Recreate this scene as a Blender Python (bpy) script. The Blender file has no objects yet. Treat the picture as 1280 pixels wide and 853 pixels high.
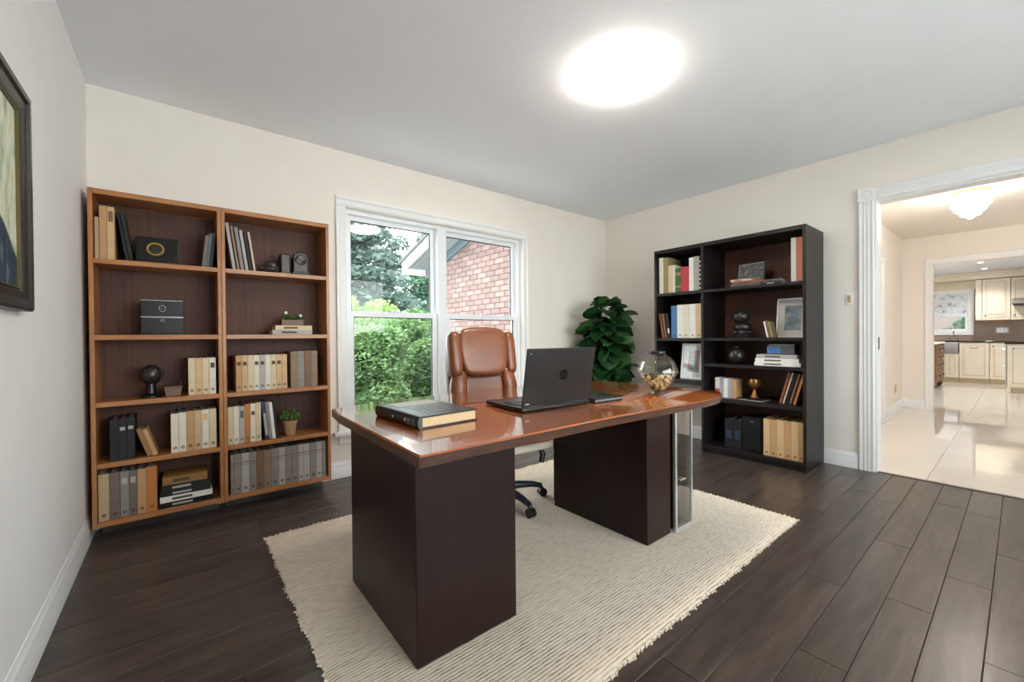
import bpy, bmesh, math, random
import numpy as np
from mathutils import Vector, Matrix, Euler
R = math.radians
PI = math.pi
SC = bpy.context.scene
COL = SC.collection
random.seed(7)

# ------------------------------------------------------------------ camera
YAW, PITCH, ROLL = 0.679407, -0.0074324, -0.0087181
FPX, CY, CAMH = 515.75, 425.34, 1.085
cam_data = bpy.data.cameras.new('camera')
cam = bpy.data.objects.new('camera', cam_data)
COL.objects.link(cam)
F = Vector((math.sin(YAW)*math.cos(PITCH), math.cos(YAW)*math.cos(PITCH), math.sin(PITCH)))
R0 = Vector((math.cos(YAW), -math.sin(YAW), 0)); U0 = R0.cross(F)
RR = R0*math.cos(ROLL)+U0*math.sin(ROLL); UU = -R0*math.sin(ROLL)+U0*math.cos(ROLL)
m = Matrix((RR, UU, -F)).transposed().to_4x4(); m.translation = (0, 0, CAMH)
cam.matrix_world = m
cam_data.sensor_width = 36.0
cam_data.lens = 36.0*FPX/1280.0
cam_data.shift_y = (CY-426.5)/1280.0
cam_data.clip_start = 0.02
SC.camera = cam

# ------------------------------------------------------------------ world, sun, exposure
world = bpy.data.worlds.new('sky'); SC.world = world
world.use_nodes = True
wn = world.node_tree.nodes; wl = world.node_tree.links
bg = wn['Background']                        # even, thinly overcast sky
bg.inputs['Color'].default_value = (.93, .965, 1.0, 1); bg.inputs['Strength'].default_value = 5.5

def light(name, kind, loc, energy, color=(1, 1, 1), rot=None, **kw):
    d = bpy.data.lights.new(name, kind); d.energy = energy; d.color = color
    for k, v in kw.items(): setattr(d, k, v)
    o = bpy.data.objects.new(name, d); COL.objects.link(o); o.location = loc
    if rot: o.rotation_euler = rot
    return o
sun = light('sun', 'SUN', (0, 0, 10), .5, (1.0, .96, .9), angle=R(3))
sun.rotation_euler = Vector((.72, .03, -.69)).to_track_quat('-Z', 'Y').to_euler()
LAMP = 26.0          # radiance of the office ceiling lamp
LAMP_COL = (1.0, .90, .78)

vs = SC.view_settings
vs.view_transform = 'Standard'; vs.look = 'None'; vs.gamma = 1.0; vs.use_curve_mapping = False
vs.exposure = 0.9
SC.display_settings.display_device = 'sRGB'
cy = SC.cycles
cy.use_denoising = True
cy.max_bounces = 10; cy.diffuse_bounces = 5; cy.glossy_bounces = 5; cy.transmission_bounces = 8; cy.transparent_max_bounces = 16
cy.caustics_reflective = False; cy.caustics_refractive = False
cy.sample_clamp_indirect = 6.0

# ------------------------------------------------------------------ materials
def S(r, g, b):
    def l(c):
        c /= 255.0
        return c/12.92 if c <= .04045 else ((c+.055)/1.055)**2.4
    return (l(r), l(g), l(b), 1.0)

def _mk(name):
    mt = bpy.data.materials.new(name); mt.use_nodes = True
    nt = mt.node_tree
    return mt, nt, nt.nodes['Principled BSDF']

def N(nt, kind, **inp):
    n = nt.nodes.new(kind)
    for k, v in inp.items():
        if k.startswith('_'): setattr(n, k[1:], v)
        else: n.inputs[k.replace('__', ' ')].default_value = v
    return n

def coords(nt, scale=(1, 1, 1), kind='Object', rot=(0, 0, 0)):
    tc = nt.nodes.new('ShaderNodeTexCoord'); mp = nt.nodes.new('ShaderNodeMapping')
    mp.inputs['Scale'].default_value = scale; mp.inputs['Rotation'].default_value = rot
    nt.links.new(tc.outputs[kind], mp.inputs['Vector'])
    return mp.outputs[0]

def ramp(nt, fac, stops):
    r = nt.nodes.new('ShaderNodeValToRGB'); e = r.color_ramp.elements
    while len(e) < len(stops): e.new(.5)
    for el, (p, c) in zip(e, stops): el.position = p; el.color = c
    nt.links.new(fac, r.inputs['Fac'])
    return r.outputs['Color']

def bump(nt, bsdf, height, strength=.2, dist=.002):
    b = N(nt, 'ShaderNodeBump', Strength=strength, Distance=dist)
    nt.links.new(height, b.inputs['Height']); nt.links.new(b.outputs[0], bsdf.inputs['Normal'])

def plain(name, col, rough=.5, metal=0.0, var=0.0, scale=30, bmp=0.0, coat=0.0, spec=.5, sheen=0.0):
    mt, nt, b = _mk(name)
    b.inputs['Base Color'].default_value = col
    b.inputs['Roughness'].default_value = rough; b.inputs['Metallic'].default_value = metal
    b.inputs['Specular IOR Level'].default_value = spec
    b.inputs['Coat Weight'].default_value = coat; b.inputs['Coat Roughness'].default_value = .08
    b.inputs['Sheen Weight'].default_value = sheen
    if var or bmp:
        n = N(nt, 'ShaderNodeTexNoise', Scale=scale, Detail=4.0)
        nt.links.new(coords(nt), n.inputs['Vector'])
        if var:
            lo = tuple(c*(1-var) for c in col[:3])+(1,); hi = tuple(min(1, c*(1+var)) for c in col[:3])+(1,)
            nt.links.new(ramp(nt, n.outputs[0], [(.3, lo), (.7, hi)]), b.inputs['Base Color'])
        if bmp: bump(nt, b, n.outputs[0], bmp)
    return mt

def wood(name, c1, c2, scale=(6, 6, .5), rough=.35, coat=0.0, bmp=.05, rnd=0.0, freq=9.0, spec=.5):
    mt, nt, b = _mk(name)
    v = coords(nt, scale)
    if rnd:
        oi = nt.nodes.new('ShaderNodeObjectInfo')
        ad = nt.nodes.new('ShaderNodeVectorMath'); ad.operation = 'ADD'
        cb = nt.nodes.new('ShaderNodeCombineXYZ'); mu = N(nt, 'ShaderNodeMath', _operation='MULTIPLY'); mu.inputs[1].default_value = 40
        nt.links.new(oi.outputs['Random'], mu.inputs[0])
        for k in range(3): nt.links.new(mu.outputs[0], cb.inputs[k])
        nt.links.new(v, ad.inputs[0]); nt.links.new(cb.outputs[0], ad.inputs[1]); v = ad.outputs[0]
    n = N(nt, 'ShaderNodeTexNoise', Scale=freq, Detail=8.0, Roughness=.62, Distortion=.6)
    nt.links.new(v, n.inputs['Vector'])
    c = ramp(nt, n.outputs[0], [(.28, c1), (.72, c2)])
    if rnd:
        hsv = nt.nodes.new('ShaderNodeHueSaturation')
        mr = N(nt, 'ShaderNodeMapRange'); mr.inputs['To Min'].default_value = 1-rnd; mr.inputs['To Max'].default_value = 1+rnd
        nt.links.new(oi.outputs['Random'], mr.inputs['Value']); nt.links.new(mr.outputs[0], hsv.inputs['Value'])
        nt.links.new(c, hsv.inputs['Color']); c = hsv.outputs[0]
    nt.links.new(c, b.inputs['Base Color'])
    b.inputs['Roughness'].default_value = rough; b.inputs['Coat Weight'].default_value = coat
    b.inputs['Coat Roughness'].default_value = .04; b.inputs['Specular IOR Level'].default_value = spec
    if bmp: bump(nt, b, n.outputs[0], bmp)
    return mt

def emit(name, col, strength):
    mt, nt, b = _mk(name)
    b.inputs['Base Color'].default_value = (.8, .8, .8, 1)
    b.inputs['Emission Color'].default_value = col; b.inputs['Emission Strength'].default_value = strength
    return mt

def thin_glass(name, tint=(1, 1, 1, 1), refl=1.0):
    mt, nt, b = _mk(name); nt.nodes.remove(b)
    out = nt.nodes['Material Output']
    t = N(nt, 'ShaderNodeBsdfTransparent', Color=tint); g = N(nt, 'ShaderNodeBsdfGlossy', Roughness=0.0)
    fr = N(nt, 'ShaderNodeFresnel', IOR=1.5); mu = N(nt, 'ShaderNodeMath', _operation='MULTIPLY'); mu.inputs[1].default_value = refl
    mx = nt.nodes.new('ShaderNodeMixShader')
    nt.links.new(fr.outputs[0], mu.inputs[0]); nt.links.new(mu.outputs[0], mx.inputs[0])
    nt.links.new(t.outputs[0], mx.inputs[1]); nt.links.new(g.outputs[0], mx.inputs[2]); nt.links.new(mx.outputs[0], out.inputs['Surface'])
    return mt

M = {}
M['wall'] = plain('wall paint', S(240, 234, 226), .85, var=.015, scale=4, bmp=.02)
M['wall_cool'] = plain('wall paint left', S(236, 235, 234), .85, var=.015, scale=4, bmp=.02)
M['ceiling'] = plain('ceiling paint', S(243, 247, 253), .9, var=.01, scale=3)
M['trim'] = plain('white trim', S(240, 241, 242), .35, var=.01)
M['vinyl'] = plain('window vinyl', S(238, 242, 246), .35)
M['gasket'] = plain('black gasket', S(20, 22, 24), .5)
M['hall_wall'] = plain('hall paint', S(242, 234, 224), .8, var=.01, scale=4)
M['hall_ceiling'] = plain('hall ceiling paint', S(238, 230, 220), .9)
M['plank'] = wood('dark plank', S(46, 39, 36), S(90, 77, 69), (.9, 7, 7), .28, .0, .04, rnd=.16, freq=3.2)
M['joint'] = plain('plank joint', S(18, 14, 12), .8)
M['tile'] = plain('glossy tile', S(236, 230, 222), .02, var=.02, scale=3, coat=.3)
M['grout'] = plain('grout', S(205, 198, 186), .5)
M['oak'] = wood('orange oak', S(148, 92, 50), S(190, 130, 77), (7, 7, .6), .38, .15, .05)
M['oak_h'] = wood('orange oak rail', S(148, 92, 50), S(190, 130, 77), (.6, 7, 7), .38, .15, .05)
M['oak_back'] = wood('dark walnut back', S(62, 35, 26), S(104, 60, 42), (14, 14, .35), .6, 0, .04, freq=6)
M['espresso'] = wood('espresso wood', S(20, 17, 16), S(34, 29, 27), (12, 12, .5), .42, 0, .04, spec=.35)
M['espresso_back'] = wood('espresso back', S(68, 43, 34), S(110, 70, 52), (10, 10, .5), .6, 0, .04)
M['pedestal'] = wood('pedestal veneer', S(24, 12, 10), S(44, 24, 20), (16, 16, .25), .36, .0, .03, freq=7, spec=.3)
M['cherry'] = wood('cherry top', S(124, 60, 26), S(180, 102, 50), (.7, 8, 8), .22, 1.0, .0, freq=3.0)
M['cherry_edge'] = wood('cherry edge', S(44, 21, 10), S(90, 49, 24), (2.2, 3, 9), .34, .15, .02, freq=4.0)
M['leather'] = plain('cognac leather', S(128, 72, 42), .33, var=.16, scale=9, bmp=.10, coat=.12)
M['leather_d'] = plain('cognac leather piping', S(104, 50, 24), .4, var=.1, scale=9)
M['black_plastic'] = plain('black plastic', S(22, 22, 24), .4, var=.1, scale=60)
M['blue_base'] = plain('blue black nylon', S(26, 34, 46), .3, var=.1)
M['chrome'] = plain('chrome', S(215, 218, 220), .12, 1.0)
M['alu'] = plain('satin aluminium', S(222, 224, 224), .32, .85)
M['steel'] = plain('brushed steel', S(180, 182, 184), .3, 1.0)
M['lid'] = plain('laptop lid', S(32, 28, 26), .42, .15, var=.06, scale=200)
M['laptop_dark'] = plain('laptop shell', S(24, 24, 26), .3, .2)
M['logo_ring'] = plain('logo disc', S(12, 12, 13), .18)
M['logo_mark'] = plain('logo strokes', S(66, 63, 60), .3, .5)
M['keys'] = plain('laptop keys', S(40, 44, 56), .35)
M['screen'] = plain('screen glass', S(10, 10, 14), .1)
M['white_mark'] = plain('white mark', S(220, 220, 222), .4)
M['cream_pages'] = plain('page edges cream', S(222, 196, 152), .8, var=.1, scale=150)
M['white_pages'] = plain('page edges white', S(232, 230, 226), .8, var=.06, scale=150)
M['soil'] = plain('soil', S(52, 38, 28), .9, var=.4, scale=60, bmp=.6)
M['leaf'] = plain('plant leaf', S(26, 60, 30), .3, var=.3, scale=7, coat=.15)
M['leaf_l'] = plain('plant leaf light', S(50, 88, 42), .32, var=.25, scale=7)
M['stem'] = plain('plant stem', S(76, 70, 40), .6, var=.2)
M['succ'] = plain('small leaf', S(86, 128, 56), .5, var=.35, scale=40)
M['terracotta'] = plain('pale terracotta', S(176, 134, 98), .8, var=.12, scale=25, bmp=.15)
M['blk'] = plain('black lacquer', S(12, 12, 13), .3, var=.15, scale=20)
M['blk_matte'] = plain('black matte', S(16, 16, 17), .65, var=.2, scale=40, spec=.3)
M['gun'] = plain('gunmetal cast', S(66, 62, 60), .34, .75, var=.4, scale=45, bmp=.5)
M['gold'] = plain('gold', S(196, 158, 84), .3, .9)
M['bronze'] = plain('bronze', S(150, 104, 58), .35, .8, var=.2)
M['silver'] = plain('silver', S(190, 190, 192), .25, .9)
M['kraft'] = plain('kraft board', S(196, 154, 108), .7, var=.06, scale=15)
M['box_wood'] = wood('small box wood', S(80, 50, 32), S(128, 84, 54), (2, 14, 14), .45)
M['frame_dark'] = plain('picture frame dark', S(44, 40, 37), .35, .1, var=.1)
M['gilt'] = plain('gilt lip', S(112, 100, 66), .45, .4)
M['frame_white'] = plain('picture frame white', S(245, 244, 242), .5)
M['mat_white'] = plain('picture mount', S(242, 240, 236), .7)
M['ring'] = plain('spine ring', S(60, 54, 48), .4, .4)
M['ink'] = plain('spine ink', S(84, 70, 56), .7)
for k, c in dict(cream=(214, 192, 158), ivory=(222, 212, 194), tan=(190, 146, 100), orange=(186, 118, 58), sand=(196, 166, 128),
                 beige=(188, 164, 128), grey=(138, 132, 126), warmgrey=(112, 100, 90), lightgrey=(176, 170, 164), brown=(124, 92, 66),
                 taupe=(140, 116, 94), white=(230, 226, 220), black=(17, 17, 19), navy=(50, 58, 84), blue=(74, 118, 168), red=(188, 58, 66),
                 green=(70, 96, 52), olive=(150, 134, 90), salmon=(196, 124, 100), rust=(140, 80, 52), ltan=(206, 170, 126), slate=(88, 90, 96),
                 pink=(206, 176, 160), gilded=(150, 108, 56)).items():
    M['c_'+k] = plain('cover '+k, S(*c), .58, var=.07, scale=18, bmp=.05)
M['c_silver'] = plain('cover silver', S(190, 190, 192), .3, .5)
M['speckle'] = plain('speckled cover', S(90, 84, 84), .6, var=.9, scale=160)
M['glass'] = thin_glass('window glass', (.97, 1.0, .985, 1), .55)
M['cab_glass'] = thin_glass('cabinet glass', (.86, .90, .88, 1), 3.5)
M['green_glass'] = thin_glass('green edged glass', (.70, .90, .82, 1), 3.0)
M['pict_glass'] = thin_glass('picture glass', (1, 1, 1, 1), 1.0)

def vase_glass():
    mt, nt, b = _mk('clear vase glass'); nt.nodes.remove(b); out = nt.nodes['Material Output']
    t = N(nt, 'ShaderNodeBsdfTransparent', Color=(.93, .95, .92, 1)); g = N(nt, 'ShaderNodeBsdfGlossy', Roughness=0.02)
    lw = N(nt, 'ShaderNodeLayerWeight', Blend=.35); mx = nt.nodes.new('ShaderNodeMixShader')
    nt.links.new(ramp(nt, lw.outputs['Facing'], [(0, (.1, .1, .1, 1)), (.55, (.18, .18, .18, 1)), (1, (.75, .75, .75, 1))]), mx.inputs[0])
    nt.links.new(t.outputs[0], mx.inputs[1]); nt.links.new(g.outputs[0], mx.inputs[2]); nt.links.new(mx.outputs[0], out.inputs['Surface'])
    return mt
M['vase'] = vase_glass()

def rug_mat():
    mt, nt, b = _mk('ribbed cream rug')
    v = coords(nt, (1, 1, 1))
    n1 = N(nt, 'ShaderNodeTexNoise', Scale=1.0, Detail=3.0); nt.links.new(coords(nt, (22, 130, 1)), n1.inputs['Vector'])
    w = N(nt, 'ShaderNodeTexWave', Scale=24.0, Distortion=.5, Detail=2.0); w.bands_direction = 'Y'; w.inputs['Detail Scale'].default_value = 2.0
    nt.links.new(v, w.inputs['Vector'])
    mul = N(nt, 'ShaderNodeMath', _operation='MULTIPLY'); nt.links.new(w.outputs['Fac'], mul.inputs[0]); nt.links.new(n1.outputs[0], mul.inputs[1])
    c = ramp(nt, mul.outputs[0], [(.0, S(220, 205, 187)), (.42, S(210, 193, 173)), (.54, S(172, 152, 130)), (.68, S(124, 106, 90))])
    nt.links.new(c, b.inputs['Base Color']); b.inputs['Roughness'].default_value = .95; b.inputs['Sheen Weight'].default_value = .15
    inv = N(nt, 'ShaderNodeMath', _operation='SUBTRACT'); inv.inputs[0].default_value = 1.0; nt.links.new(mul.outputs[0], inv.inputs[1])
    fz = N(nt, 'ShaderNodeTexNoise', Scale=300.0, Detail=2.0); nt.links.new(v, fz.inputs['Vector'])
    ad = N(nt, 'ShaderNodeMath', _operation='MULTIPLY_ADD'); ad.inputs[1].default_value = .35
    nt.links.new(fz.outputs[0], ad.inputs[0]); nt.links.new(inv.outputs[0], ad.inputs[2])
    bump(nt, b, ad.outputs[0], .6, .0035)
    return mt
M['rug'] = rug_mat()

def painting_mat():
    mt, nt, b = _mk('abstract painting')
    tc = nt.nodes.new('ShaderNodeTexCoord'); sp = nt.nodes.new('ShaderNodeSeparateXYZ'); nt.links.new(tc.outputs['Object'], sp.inputs[0])
    n = N(nt, 'ShaderNodeTexNoise', Scale=4.0, Detail=6.0); nt.links.new(coords(nt, (1, 1, 1)), n.inputs['Vector'])
    st = N(nt, 'ShaderNodeTexNoise', Scale=9.0, Detail=8.0); nt.links.new(coords(nt, (1, 2.6, .9)), st.inputs['Vector'])
    # ridge: dark mass falling towards the right edge of the canvas (local +y)
    a = N(nt, 'ShaderNodeMath', _operation='MULTIPLY_ADD'); a.inputs[1].default_value = .55; nt.links.new(sp.outputs['Y'], a.inputs[0]); nt.links.new(sp.outputs['Z'], a.inputs[2])
    a2 = N(nt, 'ShaderNodeMath', _operation='MULTIPLY_ADD'); a2.inputs[1].default_value = .22; nt.links.new(n.outputs[0], a2.inputs[0]); nt.links.new(a.outputs[0], a2.inputs[2])
    mask = ramp(nt, a2.outputs[0], [(.165, (0, 0, 0, 1)), (.185, (1, 1, 1, 1))])
    skyc = ramp(nt, st.outputs[0], [(.3, S(120, 140, 128)), (.45, S(196, 206, 176)), (.56, S(226, 226, 208)), (.7, S(196, 188, 84))])
    dark = ramp(nt, st.outputs[0], [(.3, S(22, 34, 46)), (.55, S(38, 62, 80)), (.72, S(128, 148, 156))])
    mx = nt.nodes.new('ShaderNodeMix'); mx.data_type = 'RGBA'
    nt.links.new(mask, mx.inputs[0]); nt.links.new(dark, mx.inputs[6]); nt.links.new(skyc, mx.inputs[7])
    nt.links.new(mx.outputs[2], b.inputs['Base Color']); b.inputs['Roughness'].default_value = .6
    bump(nt, b, st.outputs[0], .3)
    return mt
M['painting'] = painting_mat()

def photo_mat(name, stops, scale=14):
    mt, nt, b = _mk(name)
    n = N(nt, 'ShaderNodeTexNoise', Scale=scale, Detail=5.0); nt.links.new(coords(nt), n.inputs['Vector'])
    nt.links.new(ramp(nt, n.outputs[0], stops), b.inputs['Base Color']); b.inputs['Roughness'].default_value = .3
    return mt
M['photo_bw'] = photo_mat('monochrome photograph', [(.3, S(20, 20, 22)), (.55, S(96, 92, 88)), (.75, S(200, 196, 188))], 30)
M['photo_sea'] = photo_mat('landscape photograph', [(.3, S(60, 84, 74)), (.48, S(120, 148, 166)), (.6, S(170, 178, 170)), (.75, S(128, 120, 70))], 12)
M['photo_red'] = photo_mat('garden photograph', [(.32, S(40, 56, 44)), (.5, S(110, 122, 112)), (.6, S(178, 88, 84)), (.75, S(214, 200, 196))], 14)

def brick_mat():
    mt, nt, b = _mk('pale pink brick')
    oi = nt.nodes.new('ShaderNodeObjectInfo')
    n = N(nt, 'ShaderNodeTexNoise', Scale=14.0, Detail=5.0); nt.links.new(coords(nt), n.inputs['Vector'])
    mx = N(nt, 'ShaderNodeMath', _operation='MULTIPLY_ADD'); mx.inputs[1].default_value = .55; nt.links.new(oi.outputs['Random'], mx.inputs[0])
    ml = N(nt, 'ShaderNodeMath', _operation='MULTIPLY'); ml.inputs[1].default_value = .5; nt.links.new(n.outputs[0], ml.inputs[0]); nt.links.new(ml.outputs[0], mx.inputs[2])
    nt.links.new(ramp(nt, mx.outputs[0], [(.1, S(100, 80, 77)), (.5, S(118, 97, 93)), (.9, S(134, 113, 109))]), b.inputs['Base Color'])
    b.inputs['Roughness'].default_value = .9; bump(nt, b, n.outputs[0], .4, .004)
    return mt
M['brick'] = brick_mat()
M['mortar'] = plain('mortar', S(102, 88, 85), .95, var=.1)

def foliage_mat(name, c1, c2, c3, scale=1.4):
    mt, nt, b = _mk(name)
    n = N(nt, 'ShaderNodeTexNoise', Scale=scale, Detail=4.0); nt.links.new(coords(nt), n.inputs['Vector'])
    nt.links.new(ramp(nt, n.outputs[0], [(.3, c1), (.5, c2), (.72, c3)]), b.inputs['Base Color'])
    b.inputs['Roughness'].default_value = .6
    tr = nt.nodes.new('ShaderNodeBsdfTranslucent'); mx = nt.nodes.new('ShaderNodeMixShader'); mx.inputs[0].default_value = .35
    nt.links.new(b.inputs['Base Color'].links[0].from_socket, tr.inputs['Color'])
    out = nt.nodes['Material Output']
    nt.links.new(b.outputs[0], mx.inputs[1]); nt.links.new(tr.outputs[0], mx.inputs[2]); nt.links.new(mx.outputs[0], out.inputs['Surface'])
    return mt
M['pine'] = foliage_mat('pine needles', S(56, 76, 70), S(90, 110, 102), S(122, 142, 130))
M['lime'] = foliage_mat('lime shrub', S(96, 130, 62), S(132, 164, 88), S(164, 188, 118))
M['bush'] = foliage_mat('green shrub', S(68, 98, 62), S(104, 136, 86), S(144, 170, 118))
M['dark_tree'] = foliage_mat('dark tree', S(34, 62, 50), S(62, 98, 76), S(104, 140, 104))
M['bark'] = plain('bark', S(84, 68, 56), .9, var=.3, scale=12, bmp=.5)
M['bounce_slab'] = plain('pale bounce slab', S(222, 219, 212), .9, var=.05, scale=2)  # kept pale to reflect skylight into the office
M['gravel'] = plain('grey gravel', S(84, 86, 84), .95, var=.2, scale=6, bmp=.4)
M['shingle'] = plain('roof shingles', S(86, 84, 86), .9, var=.2, scale=10)
M['teal_board'] = plain('rake board', S(92, 106, 112), .6, var=.05)
M['soffit'] = plain('soffit', S(150, 158, 162), .6, var=.03)
M['cab'] = plain('cream cabinet', S(226, 217, 198), .45, var=.04, scale=5)
M['cab_in'] = plain('cream cabinet groove', S(196, 178, 146), .5, var=.04)
M['granite'] = plain('black granite', S(26, 26, 28), .1, var=.4, scale=90)
M['splash'] = plain('taupe splash tile', S(160, 138, 120), .4, var=.1, scale=8)
M['dresser'] = wood('distressed dresser', S(112, 80, 52), S(150, 114, 78), (5, 5, 1), .5)
M['shade'] = photo_mat('blue print shade', [(.35, S(150, 168, 190)), (.42, S(214, 227, 236)), (.6, S(236, 242, 246))], 9)
M['lamp'] = emit('lamp dome', LAMP_COL+(1,), LAMP)
M['bubble'] = emit('glowing glass bubble', (1, .94, .87, 1), 16.0)
M['spot'] = emit('spot lens', (1, .95, .88, 1), 60.0)
M['pebble'] = plain('amber pebbles', S(196, 168, 116), .35, var=.35, scale=30)
M['moss'] = plain('dried moss', S(86, 74, 44), .9, var=.5, scale=40, bmp=.6)
M['rim'] = plain('smoked rim', S(44, 44, 60), .12, .3)
M['brass'] = plain('brass', S(200, 170, 100), .3, .9)

# ------------------------------------------------------------------ mesh helpers
class MB:
    def __init__(s): s.v = []; s.f = []
    def add(s, vs, fs, mtx=None):
        n = len(s.v)
        for p in vs:
            p = Vector(p); s.v.append(tuple(mtx @ p) if mtx else tuple(p))
        s.f += [tuple(i+n for i in f) for f in fs]
        return s
    def box(s, x0, x1, y0, y1, z0, z1, mtx=None):
        vs = [(x0,y0,z0),(x1,y0,z0),(x1,y1,z0),(x0,y1,z0),(x0,y0,z1),(x1,y0,z1),(x1,y1,z1),(x0,y1,z1)]
        return s.add(vs, [(3,2,1,0),(4,5,6,7),(0,1,5,4),(1,2,6,5),(2,3,7,6),(3,0,4,7)], mtx)
    def prism(s, poly, O, U, V, W):
        """polygon (u,v) in the plane O+uU+vV extruded by the vector W"""
        O, U, V, W = map(Vector, (O, U, V, W)); n = len(poly)
        a = [O+U*u+V*v for u, v in poly]; b = [p+W for p in a]
        return s.add(a+b, [tuple(reversed(range(n))), tuple(range(n, 2*n))]+[(i, (i+1) % n, n+(i+1) % n, n+i) for i in range(n)])
    def lathe(s, prof, seg=24, c=(0, 0, 0), mtx=None, caps=True):
        vs = []; fs = []; n = len(prof)
        for k in range(seg):
            a = 2*PI*k/seg
            for r, z in prof: vs.append((c[0]+r*math.cos(a), c[1]+r*math.sin(a), c[2]+z))
        for k in range(seg):
            k2 = (k+1) % seg
            for i in range(n-1): fs.append((k*n+i, k2*n+i, k2*n+i+1, k*n+i+1))
        if caps:
            fs.append(tuple(k*n for k in reversed(range(seg)))); fs.append(tuple(k*n+n-1 for k in range(seg)))
        return s.add(vs, fs, mtx)
    def cyl(s, p0, p1, r, seg=12, r2=None):
        p0, p1 = Vector(p0), Vector(p1); d = p1-p0; L = d.length
        q = d.to_track_quat('Z', 'Y').to_matrix().to_4x4(); q.translation = p0
        return s.lathe([(r, 0), (r if r2 is None else r2, L)], seg, mtx=q)
    def tube(s, pts, rad, seg=8, closed=False):
        pts = [Vector(p) for p in pts]; n = len(pts); vs = []; fs = []
        rad = rad if isinstance(rad, (list, tuple)) else [rad]*n
        up = Vector((0, 0, 1)); last = None
        for i, p in enumerate(pts):
            t = (pts[(i+1) % n]-pts[i-1]) if closed else (pts[min(i+1, n-1)]-pts[max(i-1, 0)])
            t.normalize()
            a = last if last is not None else (up if abs(t.z) < .9 else Vector((1, 0, 0)))
            u = (a-t*a.dot(t)).normalized(); w = t.cross(u); last = u
            for k in range(seg):
                an = 2*PI*k/seg; vs.append(p+(u*math.cos(an)+w*math.sin(an))*rad[i])
        rng = n if closed else n-1
        for i in range(rng):
            j = (i+1) % n
            for k in range(seg): fs.append((i*seg+k, i*seg+(k+1) % seg, j*seg+(k+1) % seg, j*seg+k))
        if not closed:
            fs.append(tuple(reversed(range(seg)))); fs.append(tuple((n-1)*seg+k for k in range(seg)))
        return s.add(vs, fs)
    def supere(s, c, r, e1=.4, e2=.4, nu=24, nv=14, fn=None, mtx=None):
        """superellipsoid: small exponents give a rounded box"""
        def sp(x, e): return math.copysign(abs(x)**e, x)
        vs = []; fs = []
        for j in range(nv+1):
            la = -PI/2+PI*j/nv
            for i in range(nu):
                lo = 2*PI*i/nu
                p = Vector((r[0]*sp(math.cos(la), e1)*sp(math.cos(lo), e2), r[1]*sp(math.cos(la), e1)*sp(math.sin(lo), e2), r[2]*sp(math.sin(la), e1)))
                if fn: p = Vector(fn(p))
                vs.append(p+Vector(c))
        for j in range(nv):
            for i in range(nu): fs.append((j*nu+i, j*nu+(i+1) % nu, (j+1)*nu+(i+1) % nu, (j+1)*nu+i))
        return s.add(vs, fs, mtx)
    def mesh(s, name, smooth=None, merge=True):
        me = bpy.data.meshes.new(name); me.from_pydata(s.v, [], s.f)
        if merge or smooth is not None:
            bm = bmesh.new(); bm.from_mesh(me)
            if merge: bmesh.ops.remove_doubles(bm, verts=bm.verts, dist=1e-5)
            bmesh.ops.recalc_face_normals(bm, faces=bm.faces)
            bm.to_mesh(me); bm.free()
        if smooth is not None:
            me.shade_smooth(); me.set_sharp_from_angle(angle=R(smooth))
        return me
    def build(s, name, mat, parent=None, smooth=None, bevel=0, seg=2, loc=None, rot=None, merge=True):
        me = s.mesh(name, smooth, merge); me.materials.append(M[mat] if isinstance(mat, str) else mat)
        o = bpy.data.objects.new(name, me); COL.objects.link(o)
        if parent: o.parent = parent
        if loc: o.location = loc
        if rot: o.rotation_euler = rot
        if bevel:
            b = o.modifiers.new('bevel', 'BEVEL'); b.width = bevel; b.segments = seg; b.limit_method = 'ANGLE'; b.angle_limit = R(40)
        return o

def tag(o, label, cat, group=None, kind=None):
    if label: o['label'] = label
    if cat: o['category'] = cat
    if group: o['group'] = group
    if kind: o['kind'] = kind
    return o
def thing(name, loc, label, cat, rot=(0, 0, 0), group=None, kind=None):
    o = bpy.data.objects.new(name, None); COL.objects.link(o); o.location = loc; o.rotation_euler = rot
    o.empty_display_size = .05
    return tag(o, label, cat, group, kind)
def struct(o): o['kind'] = 'structure'; return o
def link_copy(src, parent, name=None):
    c = src.copy(); COL.objects.link(c); c.parent = parent
    return c

def holed(uc, wc, holes, t, mp):
    """slab of thickness t over the grid lines uc x wc without the cells inside holes; mp maps (u, w, d) to a point"""
    mb = MB(); nu, nw = len(uc), len(wc)
    def solid(i, j):
        if not (0 <= i < nu-1 and 0 <= j < nw-1): return False
        u = (uc[i]+uc[i+1])/2; w = (wc[j]+wc[j+1])/2
        return not any(a < u < b and c < w < d for a, b, c, d in holes)
    def q(*p): mb.add([mp(*x) for x in p], [(0, 1, 2, 3)])
    for i in range(nu-1):
        for j in range(nw-1):
            if not solid(i, j): continue
            a, b, c, d = uc[i], uc[i+1], wc[j], wc[j+1]
            q((a,c,0),(b,c,0),(b,d,0),(a,d,0)); q((a,c,t),(a,d,t),(b,d,t),(b,c,t))
            if not solid(i-1, j): q((a,c,0),(a,d,0),(a,d,t),(a,c,t))
            if not solid(i+1, j): q((b,c,0),(b,c,t),(b,d,t),(b,d,0))
            if not solid(i, j-1): q((a,c,0),(a,c,t),(b,c,t),(b,c,0))
            if not solid(i, j+1): q((a,d,0),(b,d,0),(b,d,t),(a,d,t))
    return mb

# ------------------------------------------------------------------ the office shell
XL, XR, YB, YF, C = -.395, 4.246, 3.346, -1.7, 2.55
WT = .13                                   # inner wall thickness
WX0, WX1, WZ0, WZ1 = 1.03, 2.85, .36, 2.12  # window opening
DY0, DY1, DZ = -.80, .726, 2.129           # doorway opening in the right wall

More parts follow.
